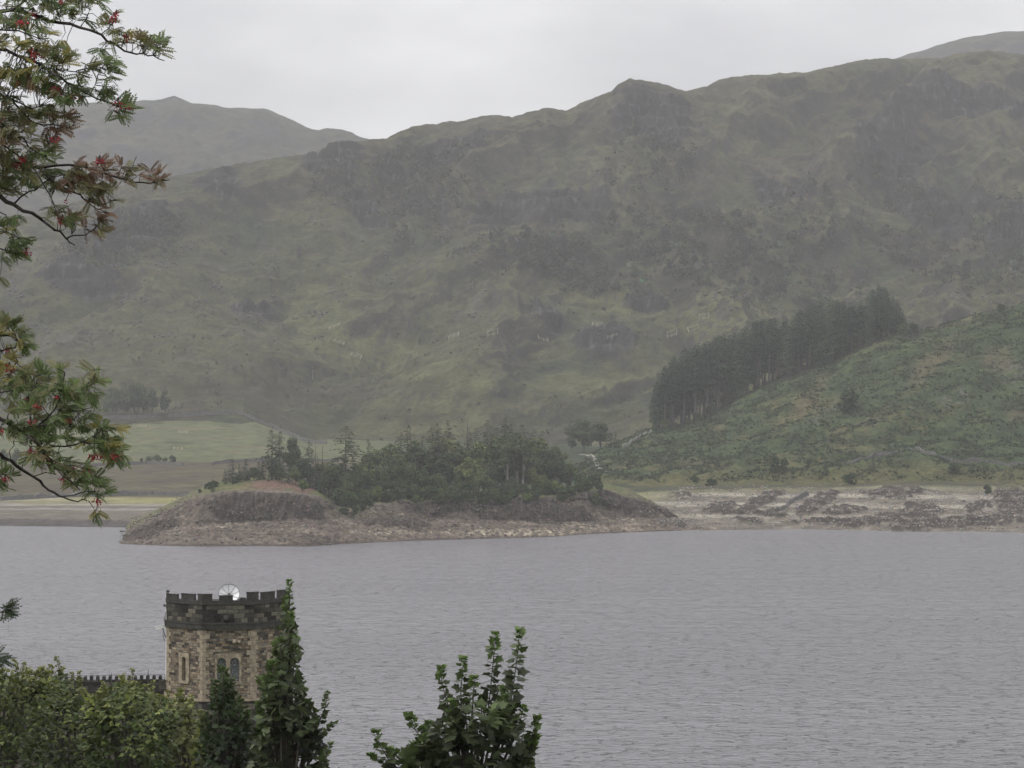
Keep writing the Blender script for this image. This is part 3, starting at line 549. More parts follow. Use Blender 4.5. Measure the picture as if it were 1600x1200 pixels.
# wood on the islet
ISL = ['wooded_islet', 'lake_margin']
named = [(363, 716, 'fir0', 650, 1.6, 'bushy dark fir at the left end of the islet wood'), (384, 716, 'fir1', 652, 1.5, 'squat fir beside the leftmost fir of the islet wood'),
 (404, 720, 'fir2', 655, 1.4, 'short fir left of the twin tall larches'), (425, 671, 'larch0', 660, 1.0, 'left one of the twin tall larches behind the heather knoll'), (437, 671, 'larch2', 664, 1.1, 'right one of the twin tall larches behind the heather knoll'),
 (457, 682, 'oak1', 668, 0.5, 'round-headed dark pine beside the twin larches'), (483, 687, 'larch1', 660, 0.75, 'slender larch between the round pine and the dead stems'),
 (493, 686, 'snag0', 655, 0.9, 'thin dead stem right of the slender larch'), (504, 687, 'snag1', 656, 1.2, 'dead spiky stem with stub branches near the wide-armed larch'),
 (541, 664, 'larch1', 650, 1.25, 'tall lone larch with wide level branches'), (576, 685, 'larch0', 662, 0.9, 'larch right of the wide-armed lone larch'),
 (472, 750, 'bush2', 632, 0.9, 'bright green sapling on the right shoulder of the heather knoll'), (332, 747, 'fir1', 634, 1.1, 'small dark fir on the left shoulder of the heather knoll'),
 (610, 690, 'larch2', 668, 1.3, None), (626, 674, 'larch0', 672, 1.0, None), (637, 660, 'larch2', 664, 0.9, 'larch with the tallest bare leader left of centre'), (648, 682, 'larch1', 670, 1.0, None),
 (660, 680, 'larch0', 676, 1.0, None), (675, 661, 'larch1', 668, 0.8, None), (684, 656, 'larch2', 662, 1.0, None), (700, 655, 'larch1', 670, 0.95, None), (731, 650, 'snag0', 668, 1.4, 'tall nearly bare stem in a gap of the islet wood'), (733, 672, 'larch2', 672, 0.9, None),
 (744, 667, 'larch0', 664, 0.8, None), (762, 655, 'larch1', 672, 0.9, None), (775, 667, 'larch0', 666, 1.1, None), (789, 648, 'larch2', 674, 1.1, 'tallest larch in the middle of the islet wood'), (800, 657, 'larch1', 668, 1.1, None), (817, 662, 'larch0', 676, 1.2, None),
 (834, 669, 'larch1', 670, 1.1, None), (846, 672, 'larch0', 672, 1.0, None), (867, 684, 'snag1', 668, 1.0, 'thin dead stem at the right end of the islet wood'),
 (794, 690, 'birch0', 646, 1.1, 'pale-stemmed birch, leftmost of the three front birches'), (807, 684, 'birch1', 648, 1.2, 'pale-stemmed birch, middle of the three front birches'), (817, 680, 'birch0', 645, 1.2, 'pale-stemmed birch, rightmost of the three front birches'),
 (640, 722, 'oak2', 646, 0.9, None), (612, 712, 'oak1', 652, 0.9, None), (662, 732, 'oak0', 645, 0.9, None), (697, 706, 'oak3', 655, 1.0, None), (684, 740, 'oak2', 641, 0.9, None), (734, 715, 'oak4', 648, 0.95, None), (756, 732, 'oak0', 642, 1.0, None),
 (778, 718, 'oak1', 652, 1.0, None), (831, 730, 'oak2', 646, 0.9, None), (858, 703, 'oak1', 655, 1.0, None), (842, 695, 'oak3', 662, 1.0, None), (876, 708, 'oak0', 660, 0.9, None), (890, 722, 'oak4', 655, 0.8, None), (906, 738, 'oak3', 650, 0.9, None),
 (592, 706, 'oak3', 660, 0.8, None), (560, 725, 'oak0', 650, 0.8, None), (520, 728, 'fir2', 652, 1.3, None), (575, 735, 'fir0', 646, 1.3, None), (505, 738, 'oak1', 645, 0.8, None), (440, 728, 'oak1', 650, 0.8, None), (420, 735, 'fir0', 646, 1.4, None), (462, 728, 'oak0', 648, 0.8, None),
 (485, 725, 'fir1', 654, 1.2, None), (545, 740, 'oak2', 644, 0.8, None), (600, 740, 'oak0', 642, 0.9, None), (625, 745, 'oak4', 639, 0.8, None), (715, 742, 'oak1', 640, 0.8, None), (740, 748, 'oak2', 638, 0.9, None), (800, 745, 'oak0', 640, 0.8, None), (850, 742, 'oak4', 642, 0.8, None), (872, 748, 'oak1', 640, 0.8, None), (775, 752, 'oak3', 637, 0.8, None), (655, 700, 'oak1', 668, 1.0, None), (720, 698, 'oak3', 666, 1.0, None), (765, 695, 'oak0', 668, 1.0, None), (820, 705, 'oak1', 664, 1.0, None),
 (612, 694, 'oak4', 664, 1.0, None), (650, 688, 'birch1', 662, 1.3, None), (690, 684, 'oak2', 666, 1.0, None), (712, 690, 'birch0', 668, 1.2, None), (748, 692, 'oak4', 662, 1.0, None), (786, 680, 'oak2', 664, 1.0, None), (812, 676, 'birch1', 668, 1.4, None), (842, 684, 'oak4', 666, 1.0, None), (868, 697, 'birch0', 664, 1.4, None), (590, 702, 'oak2', 666, 0.9, None)]
named += [(px, tp, key, 652+(px*7) % 13, 1.25, None) for px, tp, key in [(352, 732, 'fir1'), (374, 723, 'fir2'), (396, 729, 'oak1'), (411, 716, 'fir0'), (430, 724, 'oak3'), (450, 720, 'fir1'), (470, 716, 'oak1'), (496, 722, 'fir2'), (513, 722, 'oak2'), (530, 727, 'oak0'), (552, 716, 'fir0'), (566, 722, 'oak4')]]
for px, tp, key, D, wd, lab in named:
    x, y, z, h = at_top(px, tp, D+float(wD(np.array([px]))[0])-598, ISL)
    fam = key.rstrip('0123456789'); zn = 'left' if px < 600 else 'middle' if px < 745 else 'right'; fr = 'front' if D < 650 else 'rear'
    dflt = {'larch': 'thin-crowned larch rising from the %s third of the islet wood' % zn, 'oak': 'rounded leafy tree in the %s row of the %s third of the islet wood' % (fr, zn), 'fir': 'short dark fir in the left half of the islet wood', 'birch': 'soft green birch crown in the rear of the islet wood'}.get(fam)
    nm = {'larch': 'larch_tree', 'oak': 'broadleaf_tree', 'fir': 'fir_tree', 'snag': 'dead_tree', 'birch': 'birch_tree', 'bush': 'shrub'}[fam]
    plant(key, x, y, z, max(h, 2.5), wd*(1.45 if fam == 'larch' and h < 13 else 1.15), nm, lab or dflt, 'shrub' if fam == 'bush' else 'tree', {'larch': 'larches, %s of the islet wood' % zn, 'oak': 'rounded trees, %s %s of the islet wood' % (fr, zn), 'fir': 'short firs of the islet wood', 'birch': 'birches at the rear of the islet wood', 'snag': 'dead stems of the islet wood'}.get(fam) if lab is None else None)
for i in range(120):
    px = rng.uniform(520, 950); D = rng.uniform(26, 50)+float(wD(np.array([px]))[0]); x = (px-800)/F*D; z = ground(x, D, ISL)
    plant('bush%d' % (i % 3 if rng.random() < 0.4 else i % 2), x, D, z, rng.uniform(1.6, 4.2), rng.uniform(0.9, 1.5), 'shrub', 'low shrub in the green fringe under the %s of the islet wood' % (z2 := 'left end' if px < 620 else 'middle' if px < 760 else 'white birches' if px < 850 else 'right end'), 'shrub', 'shrubs fringing the %s of the islet wood' % z2)
for i in range(16):
    px = rng.uniform(305, 510); D = rng.uniform(636, 660); x = (px-800)/F*D; z = ground(x, D, ISL)
    plant('bush%d' % (i % 2), x, D, z, rng.uniform(1.0, 2.2), rng.uniform(0.9, 1.5), 'shrub', 'low shrub on top of the heather knoll', 'shrub', 'shrubs on the heather knoll')

# single and clumped trees beyond
def spot(px, base, names=None): return ray(px, base, names)
def stand(px, base, top_, key, wd, lab, group=None, nm='broadleaf_tree', cat='tree'):
    p = spot(px, base)
    if p is None: return
    h = (base-top_)*p.y/F; return plant(key, p.x, p.y, p.z-0.2, h, wd, nm, lab, cat, group)
for px, b, tpp, key, wd, lab in [(912, 706, 653, 'oak0', 1.25, 'large round tree at the head of the pale path'), (938, 703, 658, 'oak1', 1.25, 'darker round tree touching the large one by the path'), (962, 700, 673, 'fir1', 1.2, 'small tree on the right of the round pair by the path'), (893, 705, 672, 'oak3', 1.1, 'lower tree on the left of the round pair by the path'),
        (258, 649, 607, 'oak3', 0.8, 'lone dark tree beside the gap in the meadow top wall'), (1210, 738, 710, 'bush1', 0.7, 'pale leafy bush above the right-hand shore'), (1225, 738, 713, 'bush0', 0.6, 'narrow bush right of the pale leafy bush'), (1289, 742, 714, 'fir0', 1.5, 'dark conical tree low on the bracken hill'),
        (1365, 738, 706, 'fir1', 0.9, 'small thin tree standing under the crooked stone wall'), (1322, 645, 608, 'bush0', 1.3, 'large dark bush on the open bracken slope'), (1262, 734, 716, 'bush0', 0.7, 'small dark bush left of the conical tree'), (1562, 486, 474, 'bush0', 1.3, 'tiny bush on the skyline of the bracken hill'),
        (1543, 772, 756, 'bush0', 1.0, 'small bush at the top of the stony shore, far right'), (1109, 760, 746, 'bush0', 1.6, 'low dark bush at the upper edge of the shore'), (1056, 712, 702, 'bush0', 1.0, 'small round bush on the lower left of the bracken hill'),
        (1490, 740, 722, 'bush1', 1.3, 'spreading bush below the right part of the stone wall'), (1330, 757, 738, 'bush0', 1.5, 'dark bush just above the pale stone beach'), (1085, 752, 741, 'bush1', 1.4, 'low bush beside the brown patch near the shore')]:
    stand(px, b, tpp, key, wd, lab, nm='shrub' if 'bush' in key else 'broadleaf_tree', cat='shrub' if 'bush' in key else 'tree')
for px, b, tpp in [(168, 650, 612), (182, 652, 606), (197, 651, 602), (210, 652, 600), (224, 650, 602), (238, 649, 606), (176, 648, 604), (216, 647, 598)]:
    stand(px, b, tpp, 'oak%d' % rng.integers(0, 4), 0.85, 'hazy tree in the copse along the top of the meadow', 'trees of the meadow copse')
for px in (222, 232, 246, 258, 269): stand(px, 724, rng.uniform(709, 718), 'bush%d' % rng.integers(0, 2), rng.uniform(0.5, 1.3), 'small bush on the low wall between meadow and moor', 'bushes on the moor wall', 'shrub', 'shrub')
for px in (5, 25, 48, 60): stand(px, 726, 700, 'oak0', 0.9, 'hazy tree at the left foot of the meadow', 'trees at the left of the meadow')
stand(488, 592, 565, 'birch0', 1.0, 'lone spindly tree on the open fellside')
ells = [(1130, 400, 190, 60, 14, 105), (1260, 350, 60, 60, 40, 16), (920, 430, 110, 26, 12, 36), (840, 395, 110, 30, 5, 30), (650, 300, 70, 70, 10, 30), (1020, 260, 60, 60, 40, 16), (1390, 300, 80, 30, 25, 20), (1450, 400, 120, 30, 20, 28), (200, 375, 90, 30, -10, 26), (1560, 360, 60, 60, 0, 14)]
txt = ['wood below the central crag', 'wood up the gully right of the central crag', 'belt under the central crag', 'belt on the central crag', 'gully left of the central crag', 'crag under the knobbly summit', 'crag high on the right ridge', 'lower right crag', 'slope behind the rowan', 'far right slope']
tot = 0
for i, (cx, cy, rx, ry, an, n) in enumerate(ells):
    for _ in range(n*3):
        a = rng.uniform(0, 6.28); r_ = math.sqrt(rng.random()); u, v_ = rx*r_*math.cos(a), ry*r_*math.sin(a); an_ = R(an)
        px, py = cx+u*math.cos(an_)-v_*math.sin(an_), cy+u*math.sin(an_)+v_*math.cos(an_)
        if rng.random() > (1/3 if i else 1/3): continue
        if py < float(I(crest)(px))+26: continue
        if pn(px/26, py/26, 5) < -0.25 or tot > 285: continue
        p = spot(px, py, ['fell_hillside'])
        if p is None or p.y > 2100: continue
        tot += 1; plant('scrub%d' % rng.integers(0, 4), p.x, p.y, p.z-0.3, rng.uniform(4, 8.5), rng.uniform(0.8, 1.2), 'scrub_tree', ('small hazy tree in the '+('left' if px < 1050 else 'middle' if px < 1180 else 'right')+' part of the '+txt[i]) if i == 0 else 'small hazy tree in the '+txt[i] if i < 4 or 'wood' in txt[i] else 'small hazy tree on the '+txt[i] if 'slope' in txt[i] or 'crag' in txt[i].split()[-1] or 'crag' in txt[i][:5] else 'small hazy tree in the '+txt[i], 'tree', 'trees of the '+txt[i]+('' if i else ', left' if px < 1050 else ', middle' if px < 1180 else ', right'))

# uncountable scatter: scrub on the fell, bracken on the spur, stones on the shore
def scatter(name, pts, tv, tf, smin, smax, col, material, label, cat, flat=1.0, sm=False):
    n = len(pts); a = rng.uniform(0, 6.28, n); s = rng.uniform(smin, smax, n)*rng.uniform(0.6, 1.3, n)
    tvj = tv[None]*s[:, None, None]*(1+0.3*rng.normal(size=(n, 1, 3))); c, d = np.cos(a)[:, None], np.sin(a)[:, None]
    x = tvj[..., 0]*c-tvj[..., 1]*d; y = tvj[..., 0]*d+tvj[..., 1]*c
    v = np.stack([x, y, tvj[..., 2]*flat], -1)+np.asarray(pts)[:, None]
    f = (tf[None]+(np.arange(n)*len(tv))[:, None, None]).reshape(-1, tf.shape[1])
    o = link(name, mesh_np(name, v.reshape(-1, 3), tris=f if tf.shape[1] == 3 else None, quads=f if tf.shape[1] == 4 else None, col=cj(col, n, 0.3, len(tv)), smooth=sm), material)
    return tag(o, label, cat, kind='stuff')
def surf_pts(oname, n, test):
    me = bpy.data.objects[oname].data; co_ = np.empty(len(me.vertices)*3, np.float32); me.vertices.foreach_get('co', co_); co_ = co_.reshape(-1, 3)
    px = 800+co_[:, 0]/co_[:, 1]*F; py = PYof(co_[:, 1], co_[:, 2]); w = test(px, py, co_)
    i = rng.choice(len(co_), n, p=w/w.sum()); return co_[i]+rng.normal(size=(n, 3))*np.array((0.8, 0.8, 0))
ico = np.array([(0, 0, 1), (0.9, 0, 0.35), (0.3, 0.85, 0.3), (-0.75, 0.5, 0.4), (-0.7, -0.55, 0.3), (0.25, -0.9, 0.35), (0, 0, -0.5)])
icf = np.array([(0, i, i % 5+1) for i in range(1, 6)]+[(6, i % 5+1, i) for i in range(1, 6)])
lv, lq = clumps(unit(9)*np.array((0.8, 0.8, 0.5))+np.array((0, 0, 0.4)), 0.42, unit(9)+np.array((0, 0, 0.5)), 0.7)
vis = lambda px: ((px > -150) & (px < 1750)).astype(float)
scatter('bracken', surf_pts('bracken_hill', 30000, lambda px, py, c: vis(px)*(c[:, 1] < 985)*ss(-0.25, 0.3, fbm(c[:, 0]/9, c[:, 1]/9, 3, 3))*ss(756, 748, py)), lv, lq, 0.28, 0.6, (0.054, 0.070, 0.040), M['far_leaf'], 'knee-high bracken covering the right-hand hill', 'bracken')
scatter('fell_scrub', surf_pts('fell_hillside', 5000, lambda px, py, c: vis(px)*(c[:, 1] < 2100)*(py > I(crest)(px)+22)*np.clip(ell(px, py, [(a[0], a[1], a[2]*1.15, a[3]*1.15, a[4]) for a in ells]+[(690, 280, 80, 60), (540, 285, 60, 40)], fbm(px/30, py/30, 2, 3), 0.8), 0, 1)*ss(-0.3, 0.2, fbm(px/18, py/18, 8, 3))), lv*1.2, lq, 0.8, 1.9, (0.048, 0.058, 0.042), M['far_leaf'], 'dark scrub clinging to the crags of the fell', 'scrub')
scatter('juniper_scrub', surf_pts('fell_hillside', 1100, lambda px, py, c: vis(px)*ss(380, 460, py)*ss(-0.1, 0.4, fbm(px/40, py/30, 4, 3))*(c[:, 1] < 1700)), lv, lq, 0.5, 1.2, (0.042, 0.054, 0.036), M['far_leaf'], 'dark specks of low scrub on the open fellside', 'scrub')
m_st = plain_mat('shore_stone', (0.7, 0.7, 0.7), (1, 1, 1), 0.8)
t = m_st.node_tree; pb = next(n for n in t.nodes if n.type == 'BSDF_PRINCIPLED'); rr_ = next(n for n in t.nodes if n.type == 'VALTORGB')
at = t.nodes.new('ShaderNodeAttribute'); at.attribute_name = 'tint'; mm = N(t, 'ShaderNodeMixRGB', blend_type='MULTIPLY', Fac=1.0)
t.links.new(rr_.outputs[0], mm.inputs[1]); t.links.new(at.outputs['Color'], mm.inputs[2]); t.links.new(mm.outputs[0], pb.inputs['Base Color'])
scatter('shore_stones', surf_pts('lake_margin', 7000, lambda px, py, c: vis(px)*ss(1000, 1060, px)*(c[:, 2] > 0.1)*ss(757, 768, py)*ss(-0.3, 0.4, fbm(px/30, py/8, 4, 3))), ico, icf, 0.1, 0.30, (0.30, 0.275, 0.25), m_st, 'pale stones strewn over the drained right-hand shore', 'stones')
scatter('rubble', surf_pts('wooded_islet', 6000, lambda px, py, c: (c[:, 2] > 0.1)*ss(770, 795, py)*ss(-0.3, 0.4, fbm(px/25, py/8, 4, 3))), ico, icf, 0.1, 0.36, (0.16, 0.13, 0.11), m_st, 'brown broken stone lying over the bare islet shore', 'stones')
scatter('scree', surf_pts('fell_hillside', 5000, lambda px, py, c: vis(px)*ss(0.1, 0.5, fbm(px/45, py/30, 14, 3))*ss(330, 370, py)*ss(560, 500, py)*(c[:, 1] < 1750)), ico, icf, 0.35, 0.9, (0.085, 0.08, 0.078), m_st, 'loose grey stones scattered over the fellside', 'stones')

# dry-stone walls, following the ground
def zone(px): return 'left' if px < 600 else 'middle' if px < 745 else 'right'
def wall(pts, label, h=1.3, w=0.7, material='drystone', wob=0.18, on=('lake_margin', 'bracken_hill', 'fell_hillside')):
    P0 = [ray(p[0], p[1]+4, on) for p in pts]; P0 = [p for p in P0 if p]
    path = []
    for a, b_ in zip(P0[:-1], P0[1:]):
        n = max(2, int((b_-a).length/2.0))
        for i in range(n):
            q = a.lerp(b_, i/n); path.append((q.x, q.y))
    path.append((P0[-1].x, P0[-1].y)); mb = MB(); ring = []
    for i, (x, y) in enumerate(path):
        d = Vector(path[min(i+1, len(path)-1)])-Vector(path[max(i-1, 0)]); d.normalize(); nx, ny = -d.y, d.x
        z = ground(x, y, on); hh = h*(1+rng.normal()*wob)
        ring += [(x+nx*w/2, y+ny*w/2, z-0.6), (x+nx*w*0.32, y+ny*w*0.32, z+hh), (x-nx*w*0.32, y-ny*w*0.32, z+hh), (x-nx*w/2, y-ny*w/2, z-0.6)]
    n = len(path); fs = [(4*i+k_, 4*i+4+k_, 4*i+5+k_, 4*i+1+k_) for i in range(n-1) for k_ in range(3)]+[(0, 1, 2, 3), (4*n-1, 4*n-2, 4*n-3, 4*n-4)]
    mb.add(ring, fs); return tag(mb.build('dry_stone_wall', M[material]), label, 'stone wall')
wall([(60, 652), (120, 650), (160, 651), (215, 650), (245, 648)], 'dark field wall running under the meadow copse', 1.6)
wall([(262, 648), (290, 647), (330, 644), (370, 643), (395, 652), (430, 667), (470, 684), (510, 690)], 'dark field wall curving down the right side of the green meadow', 1.7)
wall([(60, 727), (155, 724), (230, 721), (285, 724)], 'low wall between meadow and brown moor at the left', 1.2)
wall([(330, 723), (350, 720), (400, 717), (480, 717), (530, 718)], 'low wall between meadow and brown moor behind the larches', 1.2)
wall([(0, 778), (80, 774), (170, 771), (240, 769), (300, 770)], 'rough dark bank wall along the top of the left beach', 1.3, 2.0, wob=0.25)
wall([(1322, 723), (1367, 711), (1395, 706), (1420, 700), (1445, 705), (1469, 712), (1506, 719), (1560, 721), (1640, 724)], 'crooked stone wall crossing the lower bracken hill', 1.0, wob=0.3)
wall([(972, 697), (985, 690), (1000, 681), (1018, 672)], 'short pale wall leading up to the plantation corner', 1.1, 0.7, 'palestone')
wall([(1262, 770), (1240, 778), (1215, 792)], 'ruined wall running down the pale beach', 0.9, 1.0, wob=0.5)
# pale path
def strip(name, pts, w, c, label):
    P0 = [ray(*p) for p in pts]; path = []
    for a, b_ in zip(P0[:-1], P0[1:]):
        n = max(2, int((b_-a).length/2)); path += [a.lerp(b_, i/n) for i in range(n)]
    vs = []
    for i, p in enumerate(path):
        d = path[min(i+1, len(path)-1)]-path[max(i-1, 0)]; nx, ny = -d.y, d.x; L_ = math.hypot(nx, ny) or 1; nx, ny = nx/L_, ny/L_; ww = w/2*(1+0.25*rng.normal())
        za, zb = ground(p.x+nx*ww, p.y+ny*ww), ground(p.x-nx*ww, p.y-ny*ww); zt = max(za, zb, ground(p.x, p.y))+0.12
        vs += [(p.x+nx*ww, p.y+ny*ww, zt), (p.x-nx*ww, p.y-ny*ww, zt), (p.x-nx*ww*1.3, p.y-ny*ww*1.3, zb-0.6), (p.x+nx*ww*1.3, p.y+ny*ww*1.3, za-0.6)]
    mb = MB(); mb.add(vs, [(4*i+a, 4*i+b_, 4*i+4+b_, 4*i+4+a) for i in range(len(path)-1) for a, b_ in ((0, 1), (1, 2), (3, 0))])
    tag(mb.build(name, plain_mat('path_gravel', c, tuple(1.4*q for q in c), 0.8)), label, 'path', kind='structure')
strip('path', [(906, 710), (918, 711), (928, 716), (932, 724), (938, 733), (948, 737), (954, 738)], 1.1, (0.18, 0.18, 0.14), 'pale grassy track curling down beside the round trees')

# slatted timber pens round young trees, dotted over the fell
def pen(px, py, w=4.6, lab=None, color='wood'):
    p = ray(px, py, ['fell_hillside', 'lake_margin'])
    if p is None: return
    e = empty('tree_guard', p, rng.uniform(-0.2, 0.2)); d = w*0.8; mps = []
    dx = ground(p.x, p.y+1)-ground(p.x, p.y-1); s_ = dx/2; sx_ = (ground(p.x+2, p.y)-ground(p.x-2, p.y))/4
    mp_ = MB(); mr = MB(); s_ = max(-0.5, min(0.5, s_)); sx_ = max(-0.3, min(0.3, sx_)); hgt = lambda x, y: s_*y+sx_*x
    cs = [(-w/2, -d/2), (w/2, -d/2), (w/2, d/2), (-w/2, d/2)]
    for i in range(4):
        a, b_ = cs[i], cs[(i+1) % 4]
        for t_ in (0, 0.5): x, y = a[0]+(b_[0]-a[0])*t_, a[1]+(b_[1]-a[1])*t_; mp_ = MB(); mp_.box((x, y, hgt(x, y)+0.5), (0.16, 0.16, 1.6)); mp_.build('post', M['wood'], e)
        for z_ in (0.35, 0.75, 1.15): mr.tube([(a[0], a[1], hgt(*a)+z_), (b_[0], b_[1], hgt(*b_)+z_)], 0.04, 4)
        mr.build('rail', M['wood'], e); mr = MB()

    tag(e, lab, 'tree guard', 'timber tree pens on the fell')
for px, py, lab in [(522, 512, 'pale timber pen, topmost of the three at the left'), (530, 536, 'pale timber pen, middle of the three at the left'), (557, 557, 'pale timber pen, lowest of the three at the left'), (709, 526, 'square timber pen left of the fell centre'), (770, 521, 'timber pen at the centre of the fell, left of a matching one'), (848, 529, 'timber pen right of the fell centre'),
                    (933, 508, 'small timber pen above and left of the little rocky knoll'), (957, 524, 'faint timber pen below the small one by the knoll'), (1050, 523, 'faint timber pen just right of the little rocky knoll'), (1083, 515, 'bright timber pen nearer the plantation top'), (1100, 496, 'uppermost timber pen above the plantation'),
                    (222, 668, 'timber pen in the meadow under the copse'), (286, 677, 'timber pen on the upper right of the green meadow'), (278, 703, 'lowest timber pen on the green meadow'), (1180, 488, 'timber pen beside the plantation skyline')]:
    pen(px, py, 4.8 if px > 300 else 3.4, lab)
# ------------------------------------------------------------ octagonal stone tower, its parapet wall and fittings
def masonry(name, stops, mortar, sc=1.0, dark_top=False, bw=0.34, rh=0.145):
    m, t, o = mat(name); l = t.links.new
    b = N(t, 'ShaderNodeBsdfPrincipled', Roughness=0.92); b.inputs['Specular IOR Level'].default_value = 0.2
    uv = t.nodes.new('ShaderNodeUVMap'); uv.uv_map = 'UVMap'
    nz_ = N(t, 'ShaderNodeTexNoise', Scale=1.7, Detail=3.0); l(uv.outputs[0], nz_.inputs['Vector'])
    ad = N(t, 'ShaderNodeMixRGB', blend_type='LINEAR_LIGHT', Fac=0.06); l(uv.outputs[0], ad.inputs[1]); l(nz_.outputs['Color'], ad.inputs[2])
    br = t.nodes.new('ShaderNodeTexBrick'); br.offset_frequency = 2; br.squash_frequency = 3; br.squash = 0.62; br.offset = 0.43
    for k_, v_ in {'Color1': (0, 0, 0, 1), 'Color2': (1, 1, 1, 1), 'Mortar': (0.5, 0.5, 0.5, 1), 'Scale': sc, 'Mortar Size': 0.011, 'Mortar Smooth': 0.3, 'Brick Width': bw, 'Row Height': rh}.items(): br.inputs[k_].default_value = v_
    l(ad.outputs[0], br.inputs['Vector'])
    n2 = N(t, 'ShaderNodeTexNoise', Scale=0.9, Detail=5.0); l(uv.outputs[0], n2.inputs['Vector'])
    ov = N(t, 'ShaderNodeMixRGB', blend_type='OVERLAY', Fac=0.9); l(br.outputs['Color'], ov.inputs[1]); l(n2.outputs['Fac'], ov.inputs[2])
    r = rampn(t, ov.outputs[0], stops)
    n3 = N(t, 'ShaderNodeTexNoise', Scale=7.0, Detail=6.0, Roughness=0.7); l(uv.outputs[0], n3.inputs['Vector'])
    r3 = rampn(t, n3.outputs['Fac'], [(0.3, (0.5, 0.5, 0.5)), (0.7, (1.35, 1.33, 1.3))])
    mu = N(t, 'ShaderNodeMixRGB', blend_type='MULTIPLY', Fac=1.0); l(r.outputs[0], mu.inputs[1]); l(r3.outputs[0], mu.inputs[2])
    mm_ = N(t, 'ShaderNodeMixRGB', Fac=0.0); mm_.inputs[2].default_value = (*mortar, 1); l(br.outputs['Fac'], mm_.inputs['Fac']); l(mu.outputs[0], mm_.inputs[1]); l(mm_.outputs[0], b.inputs['Base Color'])
    iv = N(t, 'ShaderNodeMath', operation='SUBTRACT'); iv.inputs[0].default_value = 1.0; l(br.outputs['Fac'], iv.inputs[1])
    a2_ = N(t, 'ShaderNodeMath', operation='ADD'); l(iv.outputs[0], a2_.inputs[0]); l(n3.outputs['Fac'], a2_.inputs[1])
    bp = N(t, 'ShaderNodeBump', Strength=0.8, Distance=0.05); l(a2_.outputs[0], bp.inputs['Height']); l(bp.outputs[0], b.inputs['Normal']); l(b.outputs[0], o.inputs[0]); return m
M['rubble'] = masonry('tower_rubble', [(0.05, (0.055, 0.046, 0.042)), (0.28, (0.15, 0.125, 0.105)), (0.46, (0.21, 0.155, 0.11)), (0.62, (0.27, 0.21, 0.15)), (0.8, (0.20, 0.18, 0.155)), (1.0, (0.40, 0.33, 0.24))], (0.11, 0.095, 0.08))
M['dark_rubble'] = masonry('blackened_rubble', [(0.05, (0.020, 0.019, 0.018)), (0.4, (0.058, 0.053, 0.047)), (0.75, (0.085, 0.078, 0.066)), (1.0, (0.17, 0.155, 0.125))], (0.035, 0.032, 0.03), bw=0.5, rh=0.24)
M['base_rubble'] = masonry('base_stone', [(0.05, (0.030, 0.027, 0.027)), (0.5, (0.065, 0.057, 0.052)), (1.0, (0.17, 0.15, 0.125))], (0.04, 0.036, 0.034), bw=0.6, rh=0.3)
M['coping'] = plain_mat('sooty_coping', (0.016, 0.015, 0.015), (0.058, 0.053, 0.048), 3.5, bump=0.6, dist=0.04)
M['ashlar'] = plain_mat('sandstone', (0.15, 0.115, 0.085), (0.42, 0.355, 0.265), 4.5, bump=0.4, dist=0.02)
M['white'] = plain_mat('white_paint', (0.78, 0.78, 0.78), (0.88, 0.88, 0.88), 4, 0.5, 0.05)
M['steel'] = plain_mat('grey_steel', (0.10, 0.10, 0.11), (0.24, 0.24, 0.25), 8, 0.5, 0.1, 0.01, 0.5)
m, t, o = mat('leaded_glass'); l = t.links.new
b = N(t, 'ShaderNodeBsdfPrincipled', Roughness=0.18); uv = t.nodes.new('ShaderNodeTexCoord'); mp = t.nodes.new('ShaderNodeMapping'); mp.inputs['Rotation'].default_value = (0, R(45), 0); l(uv.outputs['Object'], mp.inputs[0])
ck = N(t, 'ShaderNodeTexVoronoi', Scale=9.0); ck.feature = 'DISTANCE_TO_EDGE'; l(mp.outputs[0], ck.inputs['Vector'])
r = rampn(t, ck.outputs['Distance'], [(0.0, (0.30, 0.30, 0.31)), (0.05, (0.28, 0.28, 0.30)), (0.09, (0.055, 0.065, 0.085)), (1.0, (0.075, 0.085, 0.105))]); l(r.outputs[0], b.inputs['Base Color']); l(b.outputs[0], o.inputs[0]); M['glass'] = m

TD = 145.0; tc0 = P(356.5, 617, TD); TX, TY = float(tc0[0]), TD; tz0 = ground(TX, TY)-0.5
trz = math.atan2(-TX, TY)   # front face turned to look towards the road
tw = empty('stone_tower', (TX, TY, tz0), trz)
tag(tw, 'octagonal battlemented stone tower with sandstone corners standing at the lake edge', 'tower')
AP = 3.40; SD = 2*AP*math.tan(R(22.5))
zz = lambda py: H+(YH-py)/F*(TD-AP)-tz0
def fp(k, u, z, n, ap=AP):
    a = R(45*k); nx, ny = math.sin(a), -math.cos(a)         # k=0 faces the camera, k=1 to the right
    ux, uy = math.cos(a), math.sin(a); return (nx*(ap+n)+ux*u, ny*(ap+n)+uy*u, z)
def fbox(mb, k, u0, u1, z0, z1, n0, n1):
    vs = [fp(k, u, z, n) for n in (n0, n1) for u, z in ((u0, z0), (u1, z0), (u1, z1), (u0, z1))]
    U = k*SD; uvs = [(U+u+(0.3 if n == n0 else 0), z) for n in (n0, n1) for u, z in ((u0, z0), (u1, z0), (u1, z1), (u0, z1))]
    mb.add(vs, [(0, 1, 2, 3), (7, 6, 5, 4), (4, 5, 1, 0), (5, 6, 2, 1), (6, 7, 3, 2), (7, 4, 0, 3)], uvs)
